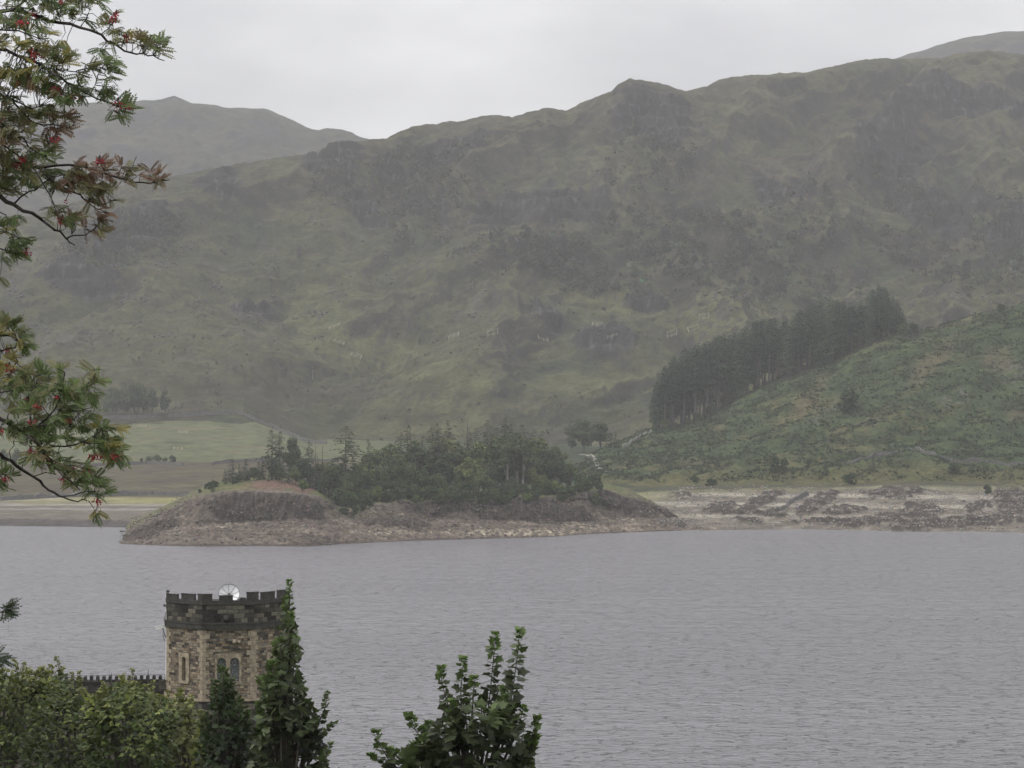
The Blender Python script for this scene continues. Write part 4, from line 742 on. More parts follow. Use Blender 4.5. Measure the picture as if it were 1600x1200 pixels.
def ring(mb, z0, z1, n0, n1, rear=0.0):
    z0_, z1_ = z0, z1
    for k in range(8):
        h0, h1 = (AP+n0)*math.tan(R(22.5)), (AP+n1)*math.tan(R(22.5)); U = k*SD
        z0, z1 = z0_, z1_
        if rear and k in (3, 4, 5): z0, z1 = z0_-(rear if z0_ > zS1+0.1 else 0), z1_-rear
        vs = [fp(k, -h0, z0, n0), fp(k, h0, z0, n0), fp(k, h0, z1, n0), fp(k, -h0, z1, n0), fp(k, -h1, z0, n1), fp(k, h1, z0, n1), fp(k, h1, z1, n1), fp(k, -h1, z1, n1)]
        uvs = [(U-h0, z0), (U+h0, z0), (U+h0, z1), (U-h0, z1)]*2
        mb.add(vs, [(4, 5, 6, 7), (1, 0, 3, 2), (7, 6, 2, 3), (0, 1, 5, 4)], uvs)
zS0, zS1 = zz(983), zz(973); zB = zz(1092); zP = zz(945); zC = zz(938.5)
# windows: face -> list of (u centre, half opening, z0, z1, outer half)
wz0, wz1 = zz(1066), zz(1027)
holes = {0: (-0.73, 0.73, zz(1068), zz(1020)), 7: (-0.42, 0.42, zz(1069), zz(1021)), 1: (-0.42, 0.42, zz(1069), zz(1021))}
wl = MB(); h_ = SD/2
for k in range(8):
    U = k*SD
    def q(u0, u1, z0, z1): wl.add([fp(k, u0, z0, 0), fp(k, u1, z0, 0), fp(k, u1, z1, 0), fp(k, u0, z1, 0)], [(0, 1, 2, 3)], [(U+u0, z0), (U+u1, z0), (U+u1, z1), (U+u0, z1)])
    if k in holes:
        a, b_, c_, d_ = holes[k]; q(-h_, a, zB, zS0); q(b_, h_, zB, zS0); q(a, b_, zB, c_); q(a, b_, d_, zS0)
    else: q(-h_, h_, zB, zS0)
wl.build('wall', M['rubble'], tw)
mb = MB(); ring(mb, 0, zB-0.12, -0.2, 0.10); mb.build('base', M['base_rubble'], tw)
mb = MB(); ring(mb, zB-0.12, zB, -0.2, 0.2); mb.build('plinth_moulding', M['ashlar'], tw)
mb = MB(); ring(mb, zS0, zS1-0.08, -0.2, 0.13); ring(mb, zS1-0.08, zS1, -0.2, 0.17); mb.build('string_course', M['coping'], tw)
mb = MB(); ring(mb, zS1, zP, -0.38, 0.03, 0.45); mb.build('parapet', M['dark_rubble'], tw)
mb = MB(); ring(mb, zP, zC, -0.42, 0.08, 0.45); mb.build('coping', M['coping'], tw)
mb = MB(); mb.add([fp(k, -2.9*math.tan(R(22.5)), zS1+0.25, -0.5) for k in range(8)], [tuple(range(8))]); mb.build('roof', M['steel'], tw)
for k, u0, u1, pt in ((0, -0.50, 0.26, 931.6), (7, -0.22, 0.80, 930.0), (1, -0.80, 0.22, 928.0), (6, -0.3, 0.5, 930), (2, -0.5, 0.3, 928)):
    mb = MB(); fbox(mb, k, u0, u1, zC, zz(pt), -0.10, 0.05); fbox(mb, k, u0-0.02, u1+0.02, zz(pt), zz(pt)+0.05, -0.12, 0.075); mb.build('merlon', M['coping'], tw)
for k, e1, e2, pt in ((7, 0.32, 0.54, 929.0), (0, 0.40, 0.34, 926.5), (6, 0.4, 0.86, 932.0), (1, 0.9, 0.4, 927)):      # wrapped round the corner between faces k and k+1
    mb = MB(); zt = zz(pt)
    for kk, s in ((k, 1), (k+1, -1)):
        for n0, n1, za, zb, g_ in ((-0.10, 0.05, zC, zt, 0), (-0.12, 0.075, zt, zt+0.05, 0.02)):
            hn = lambda n: (AP+n)*math.tan(R(22.5))
            us = (h_-e1-g_, None) if s > 0 else (None, -h_+e2+g_)
            vs = [fp(kk, (u if u is not None else s*hn(n)), z, n) for n in (n0, n1) for u, z in ((us[0], za), (us[1], za), (us[1], zb), (us[0], zb))]
            mb.add(vs, [(0, 1, 2, 3), (7, 6, 5, 4), (4, 5, 1, 0), (5, 6, 2, 1), (6, 7, 3, 2), (7, 4, 0, 3)])
    mb.build('merlon', M['coping'], tw)
mb = MB(); fbox(mb, 0, h_-0.78, h_-0.43, zC, zz(934), -0.10, 0.05); mb.build('merlon', M['coping'], tw)
for k in (6, 7, 0, 1):                          # alternating sandstone corner blocks between face k and k+1
    mb = MB(); z = zB+0.02; i = 0
    while z < zS0-0.05:
        hh = min(float(rng.uniform(0.2, 0.3)), zS0-z-0.01)
        for kk, s in ((k, 1), (k+1, -1)):
            ln = (0.34 if (i+(s > 0)) % 2 else 0.19)*rng.uniform(0.85, 1.2); hn = lambda n: (AP+n)*math.tan(R(22.5))
            n1 = 0.022+0.006*((i*7+k) % 3); us = (h_-ln, None) if s > 0 else (None, -h_+ln)
            vs = [fp(kk, (u if u is not None else s*hn(n)), zc, n) for n in (-0.05, n1) for u, zc in ((us[0], z), (us[1], z), (us[1], z+hh-0.015), (us[0], z+hh-0.015))]
            mb.add(vs, [(0, 1, 2, 3), (7, 6, 5, 4), (4, 5, 1, 0), (5, 6, 2, 1), (6, 7, 3, 2), (7, 4, 0, 3)])
        z += hh; i += 1
    mb.build('quoin', M['ashlar'], tw)
def lancet(k, uc, a, A, z0, zt, ztop, A0=None):
    """arched stone surround with a deep reveal, and the pane set back in it"""
    A0 = A if A0 is None else A0
    zs = zt-a*1.15; arc = [(a*-math.cos(th), zs+1.15*a*math.sin(th)) for th in np.linspace(0, math.pi, 11)]
    inn = [(-a, z0)]+arc+[(a, z0)]
    outp = [(-A0, z0)]+[(-A0+(A+A0)*((th/math.pi-0.2)/0.6 if 0.2 < th/math.pi < 0.8 else (0 if th < 1 else 1)), ztop if 0.15 < th/math.pi < 0.85 else zs) for th in np.linspace(0, math.pi, 11)]+[(A, z0)]
    mb = MB(); n = len(inn); f_, bk = 0.06, -0.28
    vs = [fp(k, uc+u, z, f_) for u, z in inn]+[fp(k, uc+u, z, f_) for u, z in outp]+[fp(k, uc+u, z, bk) for u, z in inn]+[fp(k, uc+u, z, bk) for u, z in outp]
    fs = [(i+1, i, n+i, n+i+1) for i in range(n-1)]+[(i, i+1, 2*n+i+1, 2*n+i) for i in range(n-1)]+[(n+i+1, n+i, 3*n+i, 3*n+i+1) for i in range(n-1)]
    mb.add(vs, fs); fbox(mb, k, uc-A0, uc+A, z0-0.14, z0, -0.28, 0.10)
    w_ = mb.build('window', M['ashlar'], tw)
    g_ = MB(); g_.add([fp(k, uc+u, z, -0.2) for u, z in inn], [tuple(range(n))[::-1]]); g_.build('pane', M['glass'] if k == 0 else M['dark'], w_)
M['dark'] = plain_mat('dark_pane', (0.008, 0.008, 0.01), (0.02, 0.02, 0.022), 3, 0.3)
wz0, wzt = zz(1065), zz(1027.5)
lancet(0, -0.36, 0.25, 0.355, wz0, wzt, zz(1021), 0.37); lancet(0, 0.36, 0.25, 0.37, wz0, wzt, zz(1021), 0.355)
lancet(7, -0.02, 0.15, 0.40, zz(1066), zz(1028), zz(1022)); lancet(1, -0.02, 0.15, 0.40, zz(1066), zz(1028), zz(1022))
def carve(k, u, z, s, name, mt):
    mb = MB(); c = np.array(fp(k, u, z, 0.0)); t_ = np.array(fp(k, u, z-0.03, 0.32*s))
    mb.tube([tuple(c), tuple(c*0.5+t_*0.5+np.array((0, 0, 0.05*s))), tuple(t_)], [0.17*s, 0.13*s, 0.07*s], 7)
    mb.tube([fp(k, u-0.13*s, z+0.02, 0.03), fp(k, u-0.16*s, z+0.13*s, 0.10), fp(k, u-0.1*s, z+0.22*s, 0.1)], [0.05*s, 0.04*s, 0.015*s], 5)
    mb.tube([fp(k, u+0.13*s, z+0.02, 0.03), fp(k, u+0.16*s, z+0.13*s, 0.10), fp(k, u+0.1*s, z+0.22*s, 0.1)], [0.05*s, 0.04*s, 0.015*s], 5); mb.build(name, mt, tw, True)
carve(0, -0.10, zz(966.5), 1.35, 'gargoyle', M['coping'])
carve(0, 0.36, zz(1003), 0.9, 'carved_head', M['ashlar']); carve(0, 0.60, zz(1003), 0.8, 'carved_head', M['ashlar'])
mb = MB(); fbox(mb, 0, 0.28, 0.68, zz(1015), zz(1012.5), -0.05, 0.14); mb.build('ledge', M['coping'], tw)
mb = MB(); fbox(mb, 0, 0.05, 1.2, 0.0, zB-0.5, 0.05, 1.1); mb.build('buttress', M['base_rubble'], tw)

# dish on the roof
def place(px, py, D): return Vector(P(px, py, D))
c = place(358, 929, 144.6); dsh = empty('satellite_dish', (c.x, c.y, tz0+zS1+0.25), trz); hz = c.z-(tz0+zS1+0.25)
mb = MB(); n = 28; rr_ = 0.585; vs = []
prof = [0.05, 0.2, 0.4, 0.56, 0.585]
for rad in prof: vs += [(rad*math.cos(2*math.pi*i/n), -0.22*(rad/rr_)**2+0.1, hz+rad*math.sin(2*math.pi*i/n)) for i in range(n)]
vs += [(x, y+0.015, z) for x, y, z in vs]; m_ = len(prof)
fs = [(j*n+i, j*n+(i+1) % n, (j+1)*n+(i+1) % n, (j+1)*n+i) for j in range(m_-1) for i in range(n)]
fs += [tuple(v+m_*n for v in f[::-1]) for f in fs]+[((m_-1)*n+i, (m_-1)*n+(i+1) % n, (2*m_-1)*n+(i+1) % n, (2*m_-1)*n+i) for i in range(n)]
mb.add(vs, fs); mb.build('reflector', M['white'], dsh, True)
mb = MB()
for i in range(9):
    a = 2*math.pi*i/9+0.25; mb.tube([(0.03*math.cos(a), 0.075, hz+0.03*math.sin(a)), (0.3*math.cos(a), 0.02, hz+0.3*math.sin(a)), (0.575*math.cos(a), -0.14, hz+0.575*math.sin(a))], 0.011, 4)
mb.build('rib', M['steel'], dsh)
mb = MB(); mb.tube([(rr_*math.cos(a), -0.125, hz+rr_*math.sin(a)) for a in np.linspace(0, 2*math.pi, 33)], 0.016, 5); mb.build('rim', M['steel'], dsh)
mb = MB(); mb.tube([(0, 0.14, 0), (0, 0.14, hz)], 0.04, 8); mb.box((0, 0.12, hz), (0.12, 0.1, 0.16)); mb.build('mast', M['steel'], dsh)
for ch in dsh.children:          # tip the dish back towards the sky
    if ch.name.split('.')[0] in ('reflector', 'rib', 'rim'):
        for v in ch.data.vertices:
            y, z = v.co.y, v.co.z-hz; v.co.y = y*math.cos(R(28))+z*math.sin(R(28)); v.co.z = hz-y*math.sin(R(28))+z*math.cos(R(28))
        ch.data.update()
tag(dsh, 'round white dish with dark ribs behind the tower battlements', 'satellite dish')
# camera, mast and sensor on the left corner
c = place(259.5, 1000, 143.6)
mk = empty('camera_mast', (c.x, c.y, place(260, 1062, 143.6).z)); zt = place(260, 929, 143.6).z-mk.location.z
mb = MB(); mb.tube([(0, 0, 0), (0.02, 0, zt*0.5), (0, 0, zt)], 0.035, 8); mb.build('pole', M['white'], mk)
mb = MB(); [mb.tube([(0, 0, z), (0.16, 0.06, z)], 0.025, 5) for z in (zt*0.15, zt*0.5, zt*0.8)]; mb.build('wall_bracket', M['steel'], mk)
mb = MB(); mb.tube([(0.0, 0, zt-0.03), (0.04, 0, zt+0.06), (0.22, 0, zt+0.1)], 0.02, 5); mb.build('top_arm', M['white'], mk)
tag(mk, 'slim white pole clamped up the left corner of the tower', 'pole')
sc_ = empty('security_camera', place(258, 977, 143.5)); mb = MB()
mb.box((-0.28, -0.02, -0.03), (0.52, 0.15, 0.13)); me = mb.mesh('housing'); hh_ = link('housing', me, M['white'], sc_); hh_.rotation_euler = (0, R(-14), 0)
mb = MB(); mb.box((-0.26, -0.02, 0.055), (0.6, 0.19, 0.02)); s2 = mb.build('sun_hood', M['white'], sc_); s2.rotation_euler = (0, R(-14), 0)
mb = MB(); mb.tube([(-0.15, 0, -0.1), (-0.08, 0, -0.35), (0.03, 0, -0.7)], 0.03, 5); mb.tube([(0.04, 0, 0.3), (-0.05, 0, 0.05)], 0.025, 5); mb.build('bracket', M['steel'], sc_)
mb = MB(); mb.tube([(0.03, -0.02, 0.75), (0.0, -0.02, 0.5), (-0.05, -0.02, 0.3)], 0.02, 5); mb.tube([(0.0, 0, -0.9), (-0.1, 0, -0.7), (-0.12, 0, -0.45)], 0.02, 5); mb.build('cable', M['steel'], sc_)
tag(sc_, 'white security camera on a bracket jutting left from the tower', 'camera')
sn = empty('sensor_box', place(257, 946, 143.5)); mb = MB(); mb.box((0, 0, 0), (0.12, 0.12, 0.15)); mb.build('box', M['steel'], sn); mb = MB(); mb.tube([(0.05, 0, 0), (0.13, 0.02, 0.01)], 0.02, 5); mb.build('arm', M['steel'], sn)
tag(sn, 'tiny dark box on an arm above the security camera', 'sensor')

# crenellated wall running left from the tower
A_, B_ = place(-130, 1064, 144.5), place(263.5, 1061.5, 145.8); wv = empty('crenellated_wall', (B_.x, B_.y, 0)); dv = A_-B_; ln = math.hypot(dv.x, dv.y); wv.rotation_euler.z = math.atan2(dv.y, dv.x)
zt = B_.z; gz = 3.0
mb = MB(); mb.box((ln/2, 0, zt-0.28), (ln, 0.5, 0.56)); mb.build('parapet', M['dark_rubble'], wv)
mb = MB(); mb.box((ln/2, 0, zt-0.62), (ln, 0.75, 0.12)); mb.build('string_course', M['coping'], wv)
mb = MB(); mb.box((ln/2, 0.0, (zt-0.68+gz)/2), (ln, 0.56, zt-0.68-gz)); mb.build('wall', M['base_rubble'], wv)
i = 0; x = 0.12
while x < ln-0.2:
    mb = MB(); ww = 0.185; hh = 0.20+0.02*rng.normal()
    mb.add([(x+a*ww/2, b_*0.2, zt+z) for z, sft in ((0, 1), (hh, 1)) for a, b_ in ((-1, -1), (1, -1), (1, 1), (-1, 1))]+[(x+a*ww*0.28, b_*0.12, zt+hh+0.055) for a, b_ in ((-1, -1), (1, -1), (1, 1), (-1, 1))],
           [(0, 1, 5, 4), (1, 2, 6, 5), (2, 3, 7, 6), (3, 0, 4, 7), (4, 5, 9, 8), (5, 6, 10, 9), (6, 7, 11, 10), (7, 4, 8, 11), (8, 9, 10, 11)])
    mb.build('merlon', M['coping'], wv); x += 0.352
mb = MB(); mb.tube([(0.05, 0.3, zt+0.30), (ln*0.35, 0.3, zt+0.30)], 0.018, 5); mb.tube([(1.14, 0.3, zt-0.2), (1.14, 0.3, zt+0.62)], 0.022, 5); mb.tube([(3.2, 0.3, zt-0.2), (3.2, 0.3, zt+0.45)], 0.02, 5); mb.build('handrail', M['steel'], wv)
tag(wv, 'dark stone wall with small toothed battlements joining the tower from the left', 'wall')
# ------------------------------------------------------------ near trees: sycamore tops and the rowan
def nrmz(a): return a/np.maximum(np.linalg.norm(a, axis=-1, keepdims=True), 1e-6)
def inst(tv, tf, pos, d, n, s):
    d = nrmz(d); n = nrmz(n-d*(n*d).sum(-1, keepdims=True)); b_ = np.cross(d, n); s = np.asarray(s)[:, None, None]
    v = pos[:, None]+s*(tv[None, :, 0:1]*b_[:, None]+tv[None, :, 1:2]*d[:, None]+tv[None, :, 2:3]*n[:, None])
    f = tf[None]+(np.arange(len(pos))*len(tv))[:, None, None]; return v.reshape(-1, 3), f.reshape(-1, tf.shape[1])
rs_ = [(0.20, -0.10), (0.48, -0.05), (0.40, 0.18), (0.63, 0.44), (0.36, 0.53), (0.22, 0.70)]
ol = [(0, 0)]+rs_+[(0, 1.0)]+[(-x, y) for x, y in rs_[::-1]]
SY = np.array([(0, 0.36, -0.05)]+[(x, y, -0.10*abs(x)-0.12*max(0, y-0.4)**1+0.03*math.sin(9*y+5*x)) for x, y in ol])
SF = np.array([(0, i, i % len(ol)+1) for i in range(1, len(ol)+1)])
# the same leaf, simpler
BL = np.array([(0, 0, 0), (0.34, 0.12, -0.03), (0.46, 0.45, -0.08), (0.2, 0.6, -0.05), (0, 1, -0.18), (-0.2, 0.62, -0.05), (-0.46, 0.45, -0.08), (-0.34, 0.12, -0.03), (0, 0.4, 0.03)])
BF = np.array([(8, i, (i+1) % 8) for i in range(8)])
def leafset():  return dict(p=[], d=[], n=[], s=[], c=[])
def put(Ls, p, d, n, s, c): Ls['p'].append(p); Ls['d'].append(d); Ls['n'].append(n); Ls['s'].append(s); Ls['c'].append(c)
def leafmesh(Ls, tv, tf, name, parent, material):
    n = len(Ls['p']); V_, F_ = inst(tv, tf, np.array(Ls['p']), np.array(Ls['d']), np.array(Ls['n']), np.array(Ls['s']))
    c = np.repeat(np.clip(np.array(Ls['c']), 0.008, 1), len(tv), 0)
    return link(name, mesh_np(name, V_, tris=F_, col=c, smooth=True), material, parent)
UP = np.array((0, 0, 1.0))
def shoot(Ls, mb, path, D, col, tip, size, rad=0.010, gap=0.056, depth=0.0, wid=1.0):
    pts = [P(x, y, D+depth*(1-i/(len(path)-1))) for i, (x, y) in enumerate(path)]
    mb.tube([tuple(p) for p in pts[::-1]], list(np.linspace(0.004, rad, len(pts)))[::-1][::-1] if False else list(np.linspace(rad, 0.004, len(pts))) if path[0][1] < path[-1][1] else list(np.linspace(rad, 0.004, len(pts))), 5)
    seg = [np.linalg.norm(pts[i+1]-pts[i]) for i in range(len(pts)-1)]; T = sum(seg); s = 0.0; tw_ = rng.uniform(0, 6)
    while s < T:                            # s from the tip
        u = s; i = 0
        while i < len(seg)-1 and u > seg[i]: u -= seg[i]; i += 1
        p = pts[i]+(pts[i+1]-pts[i])*(u/seg[i]); f = s/0.55; y = min(1, f)
        tw_ += math.pi/2+rng.normal()*0.3
        for h_2 in ((0, math.pi) if s > 0.04 else (0, 1.57, 3.14, 4.7)):
            a = tw_+h_2+rng.normal()*0.25; o_ = np.array((math.cos(a), math.sin(a), 0)); sz = size*(0.5+0.5*y)*rng.uniform(0.75, 1.2)*wid
            pet = sz*rng.uniform(0.15, 0.45)
            d = o_+UP*(0.7*(1-y)-0.25*y+0.2*rng.normal()); n_ = UP*0.6+o_*(0.75*y-0.1)+rng.normal(size=3)*0.35
            k_ = (1-y)**1.3; c = (np.array(tip)*k_+np.array(col)*(1-k_))*(1+0.2*rng.normal())
            q0 = p+o_*pet*0.8+UP*pet*0.35
            mb.tube([tuple(p), tuple(q0)], 0.0022, 3)
            put(Ls, q0, d, n_, sz, c)
        s += gap*(0.45+0.55*y)*rng.uniform(0.8, 1.2)
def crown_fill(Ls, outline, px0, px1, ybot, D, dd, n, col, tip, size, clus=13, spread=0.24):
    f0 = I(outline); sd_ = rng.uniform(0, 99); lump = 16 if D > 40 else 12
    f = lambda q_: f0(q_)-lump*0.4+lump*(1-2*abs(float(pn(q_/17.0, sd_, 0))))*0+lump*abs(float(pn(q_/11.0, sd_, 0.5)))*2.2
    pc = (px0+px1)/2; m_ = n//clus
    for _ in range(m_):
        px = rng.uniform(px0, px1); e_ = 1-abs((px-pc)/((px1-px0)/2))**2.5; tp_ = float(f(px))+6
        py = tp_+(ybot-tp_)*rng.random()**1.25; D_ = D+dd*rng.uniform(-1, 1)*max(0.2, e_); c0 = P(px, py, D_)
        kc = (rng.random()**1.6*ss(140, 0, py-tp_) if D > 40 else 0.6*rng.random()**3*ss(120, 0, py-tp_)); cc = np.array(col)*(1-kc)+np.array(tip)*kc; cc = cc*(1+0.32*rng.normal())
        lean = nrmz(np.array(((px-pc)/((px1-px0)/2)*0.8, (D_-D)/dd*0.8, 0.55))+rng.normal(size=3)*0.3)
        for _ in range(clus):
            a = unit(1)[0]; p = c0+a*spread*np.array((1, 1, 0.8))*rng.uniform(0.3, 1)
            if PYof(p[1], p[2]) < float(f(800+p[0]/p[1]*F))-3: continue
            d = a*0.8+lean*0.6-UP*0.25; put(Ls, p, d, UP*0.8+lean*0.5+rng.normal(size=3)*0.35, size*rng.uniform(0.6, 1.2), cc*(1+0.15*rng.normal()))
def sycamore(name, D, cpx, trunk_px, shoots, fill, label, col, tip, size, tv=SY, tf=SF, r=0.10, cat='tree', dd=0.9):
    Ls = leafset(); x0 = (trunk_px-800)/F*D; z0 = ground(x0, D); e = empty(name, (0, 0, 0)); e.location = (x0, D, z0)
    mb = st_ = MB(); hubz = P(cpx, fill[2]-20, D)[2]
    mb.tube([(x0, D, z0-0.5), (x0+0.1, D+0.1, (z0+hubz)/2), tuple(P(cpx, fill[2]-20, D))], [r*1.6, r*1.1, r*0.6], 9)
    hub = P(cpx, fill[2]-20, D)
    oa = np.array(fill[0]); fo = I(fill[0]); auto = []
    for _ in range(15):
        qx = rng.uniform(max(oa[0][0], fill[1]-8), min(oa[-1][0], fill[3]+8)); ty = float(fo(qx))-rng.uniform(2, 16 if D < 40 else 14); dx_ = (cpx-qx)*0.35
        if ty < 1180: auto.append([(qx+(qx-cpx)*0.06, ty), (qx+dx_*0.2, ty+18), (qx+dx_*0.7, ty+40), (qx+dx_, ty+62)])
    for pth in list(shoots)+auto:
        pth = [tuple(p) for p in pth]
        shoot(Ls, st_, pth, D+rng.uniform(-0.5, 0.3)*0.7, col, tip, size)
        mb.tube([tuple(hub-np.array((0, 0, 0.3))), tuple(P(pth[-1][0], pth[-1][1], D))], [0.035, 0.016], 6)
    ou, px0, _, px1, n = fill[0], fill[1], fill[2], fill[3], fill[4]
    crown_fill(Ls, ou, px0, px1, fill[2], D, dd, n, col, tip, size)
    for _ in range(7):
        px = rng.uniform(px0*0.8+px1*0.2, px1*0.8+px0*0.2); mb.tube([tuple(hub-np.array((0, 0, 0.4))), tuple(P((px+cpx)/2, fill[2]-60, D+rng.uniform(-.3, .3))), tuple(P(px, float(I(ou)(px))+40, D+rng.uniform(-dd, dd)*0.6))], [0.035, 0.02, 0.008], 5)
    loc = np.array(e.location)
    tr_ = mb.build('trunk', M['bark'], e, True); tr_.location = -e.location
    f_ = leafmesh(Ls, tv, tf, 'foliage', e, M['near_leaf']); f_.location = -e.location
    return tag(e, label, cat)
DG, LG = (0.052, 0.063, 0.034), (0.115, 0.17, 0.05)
# right-hand bush-topped sycamore
sh = [[(812, 984), (810, 1010), (805, 1050), (800, 1085), (790, 1130)], [(774, 991), (772, 1020), (768, 1060), (764, 1100), (760, 1140)], [(725, 1028), (722, 1055), (720, 1085), (722, 1120)], [(690, 1043), (690, 1065), (698, 1095), (708, 1130)],
      [(742, 1058), (740, 1080), (738, 1110)], [(640, 1118), (648, 1138), (662, 1160), (680, 1185)], [(588, 1143), (594, 1165), (606, 1185), (625, 1205)], [(817, 1106), (812, 1130), (800, 1160)], [(840, 1120), (832, 1145), (820, 1175), (808, 1200)],
      [(578, 1180), (595, 1190), (615, 1205)], [(668, 1128), (676, 1150), (690, 1180)], [(838, 1150), (828, 1175), (812, 1200)], [(790, 1075), (786, 1105), (780, 1140)], [(705, 1095), (712, 1120), (720, 1150)], [(755, 1090), (752, 1115), (750, 1150)], [(608, 1170), (625, 1185), (650, 1205)]]
ou = [(600, 1215), (630, 1190), (655, 1165), (680, 1135), (700, 1120), (730, 1112), (760, 1100), (790, 1095), (810, 1120), (822, 1150), (830, 1190), (840, 1240)]
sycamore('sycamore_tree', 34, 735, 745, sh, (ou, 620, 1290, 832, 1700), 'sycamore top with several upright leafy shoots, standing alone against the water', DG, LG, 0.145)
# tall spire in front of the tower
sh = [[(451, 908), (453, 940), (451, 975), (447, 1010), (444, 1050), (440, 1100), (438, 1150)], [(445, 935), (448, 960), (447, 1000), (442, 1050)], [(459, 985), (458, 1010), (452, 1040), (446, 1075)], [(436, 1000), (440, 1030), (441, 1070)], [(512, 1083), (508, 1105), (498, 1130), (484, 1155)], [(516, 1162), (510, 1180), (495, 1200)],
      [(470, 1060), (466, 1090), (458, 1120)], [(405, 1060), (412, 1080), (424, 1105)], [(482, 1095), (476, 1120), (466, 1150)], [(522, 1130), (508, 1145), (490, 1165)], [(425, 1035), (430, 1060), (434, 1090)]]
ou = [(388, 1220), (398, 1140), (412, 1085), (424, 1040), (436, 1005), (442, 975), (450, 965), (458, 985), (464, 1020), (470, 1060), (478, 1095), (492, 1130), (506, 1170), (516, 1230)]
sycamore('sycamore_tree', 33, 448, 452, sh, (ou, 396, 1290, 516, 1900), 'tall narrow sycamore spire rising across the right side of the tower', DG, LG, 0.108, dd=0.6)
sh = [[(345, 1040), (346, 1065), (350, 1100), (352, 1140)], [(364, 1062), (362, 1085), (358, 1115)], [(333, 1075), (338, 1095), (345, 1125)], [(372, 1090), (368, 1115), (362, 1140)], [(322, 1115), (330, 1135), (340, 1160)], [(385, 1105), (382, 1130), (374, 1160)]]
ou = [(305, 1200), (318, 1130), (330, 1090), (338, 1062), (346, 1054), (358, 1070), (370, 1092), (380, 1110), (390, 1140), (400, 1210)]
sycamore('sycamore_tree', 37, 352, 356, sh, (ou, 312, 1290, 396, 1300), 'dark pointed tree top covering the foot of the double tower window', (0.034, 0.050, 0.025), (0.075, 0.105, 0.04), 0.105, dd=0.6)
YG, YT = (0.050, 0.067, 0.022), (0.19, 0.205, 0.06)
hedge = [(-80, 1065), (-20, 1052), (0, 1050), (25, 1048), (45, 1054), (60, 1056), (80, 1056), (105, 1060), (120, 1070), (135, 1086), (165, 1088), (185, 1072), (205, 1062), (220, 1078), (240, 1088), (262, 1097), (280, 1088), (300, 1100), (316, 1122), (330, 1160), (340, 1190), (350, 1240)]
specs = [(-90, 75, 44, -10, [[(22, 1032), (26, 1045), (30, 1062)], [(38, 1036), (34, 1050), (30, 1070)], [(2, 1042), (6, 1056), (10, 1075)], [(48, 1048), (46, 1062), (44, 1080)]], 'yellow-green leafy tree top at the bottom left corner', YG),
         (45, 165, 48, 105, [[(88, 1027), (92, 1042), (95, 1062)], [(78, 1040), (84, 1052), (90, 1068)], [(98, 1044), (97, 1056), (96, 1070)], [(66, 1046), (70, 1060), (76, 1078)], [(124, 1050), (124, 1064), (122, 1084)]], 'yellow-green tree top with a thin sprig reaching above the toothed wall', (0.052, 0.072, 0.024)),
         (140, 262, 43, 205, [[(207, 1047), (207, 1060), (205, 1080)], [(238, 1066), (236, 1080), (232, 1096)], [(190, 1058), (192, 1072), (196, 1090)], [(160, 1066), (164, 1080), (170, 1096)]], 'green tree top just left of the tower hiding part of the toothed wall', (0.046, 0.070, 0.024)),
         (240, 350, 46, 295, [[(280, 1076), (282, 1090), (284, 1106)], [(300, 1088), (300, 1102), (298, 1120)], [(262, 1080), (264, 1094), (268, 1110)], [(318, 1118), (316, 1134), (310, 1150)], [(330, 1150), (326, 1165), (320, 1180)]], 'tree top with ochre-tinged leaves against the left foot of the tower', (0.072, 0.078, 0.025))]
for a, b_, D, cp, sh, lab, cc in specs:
    sycamore('sycamore_tree', D, cp, cp, sh, (hedge, a, 1300, b_, 3800), lab, cc, YT, 0.11, BL, BF, dd=1.6)

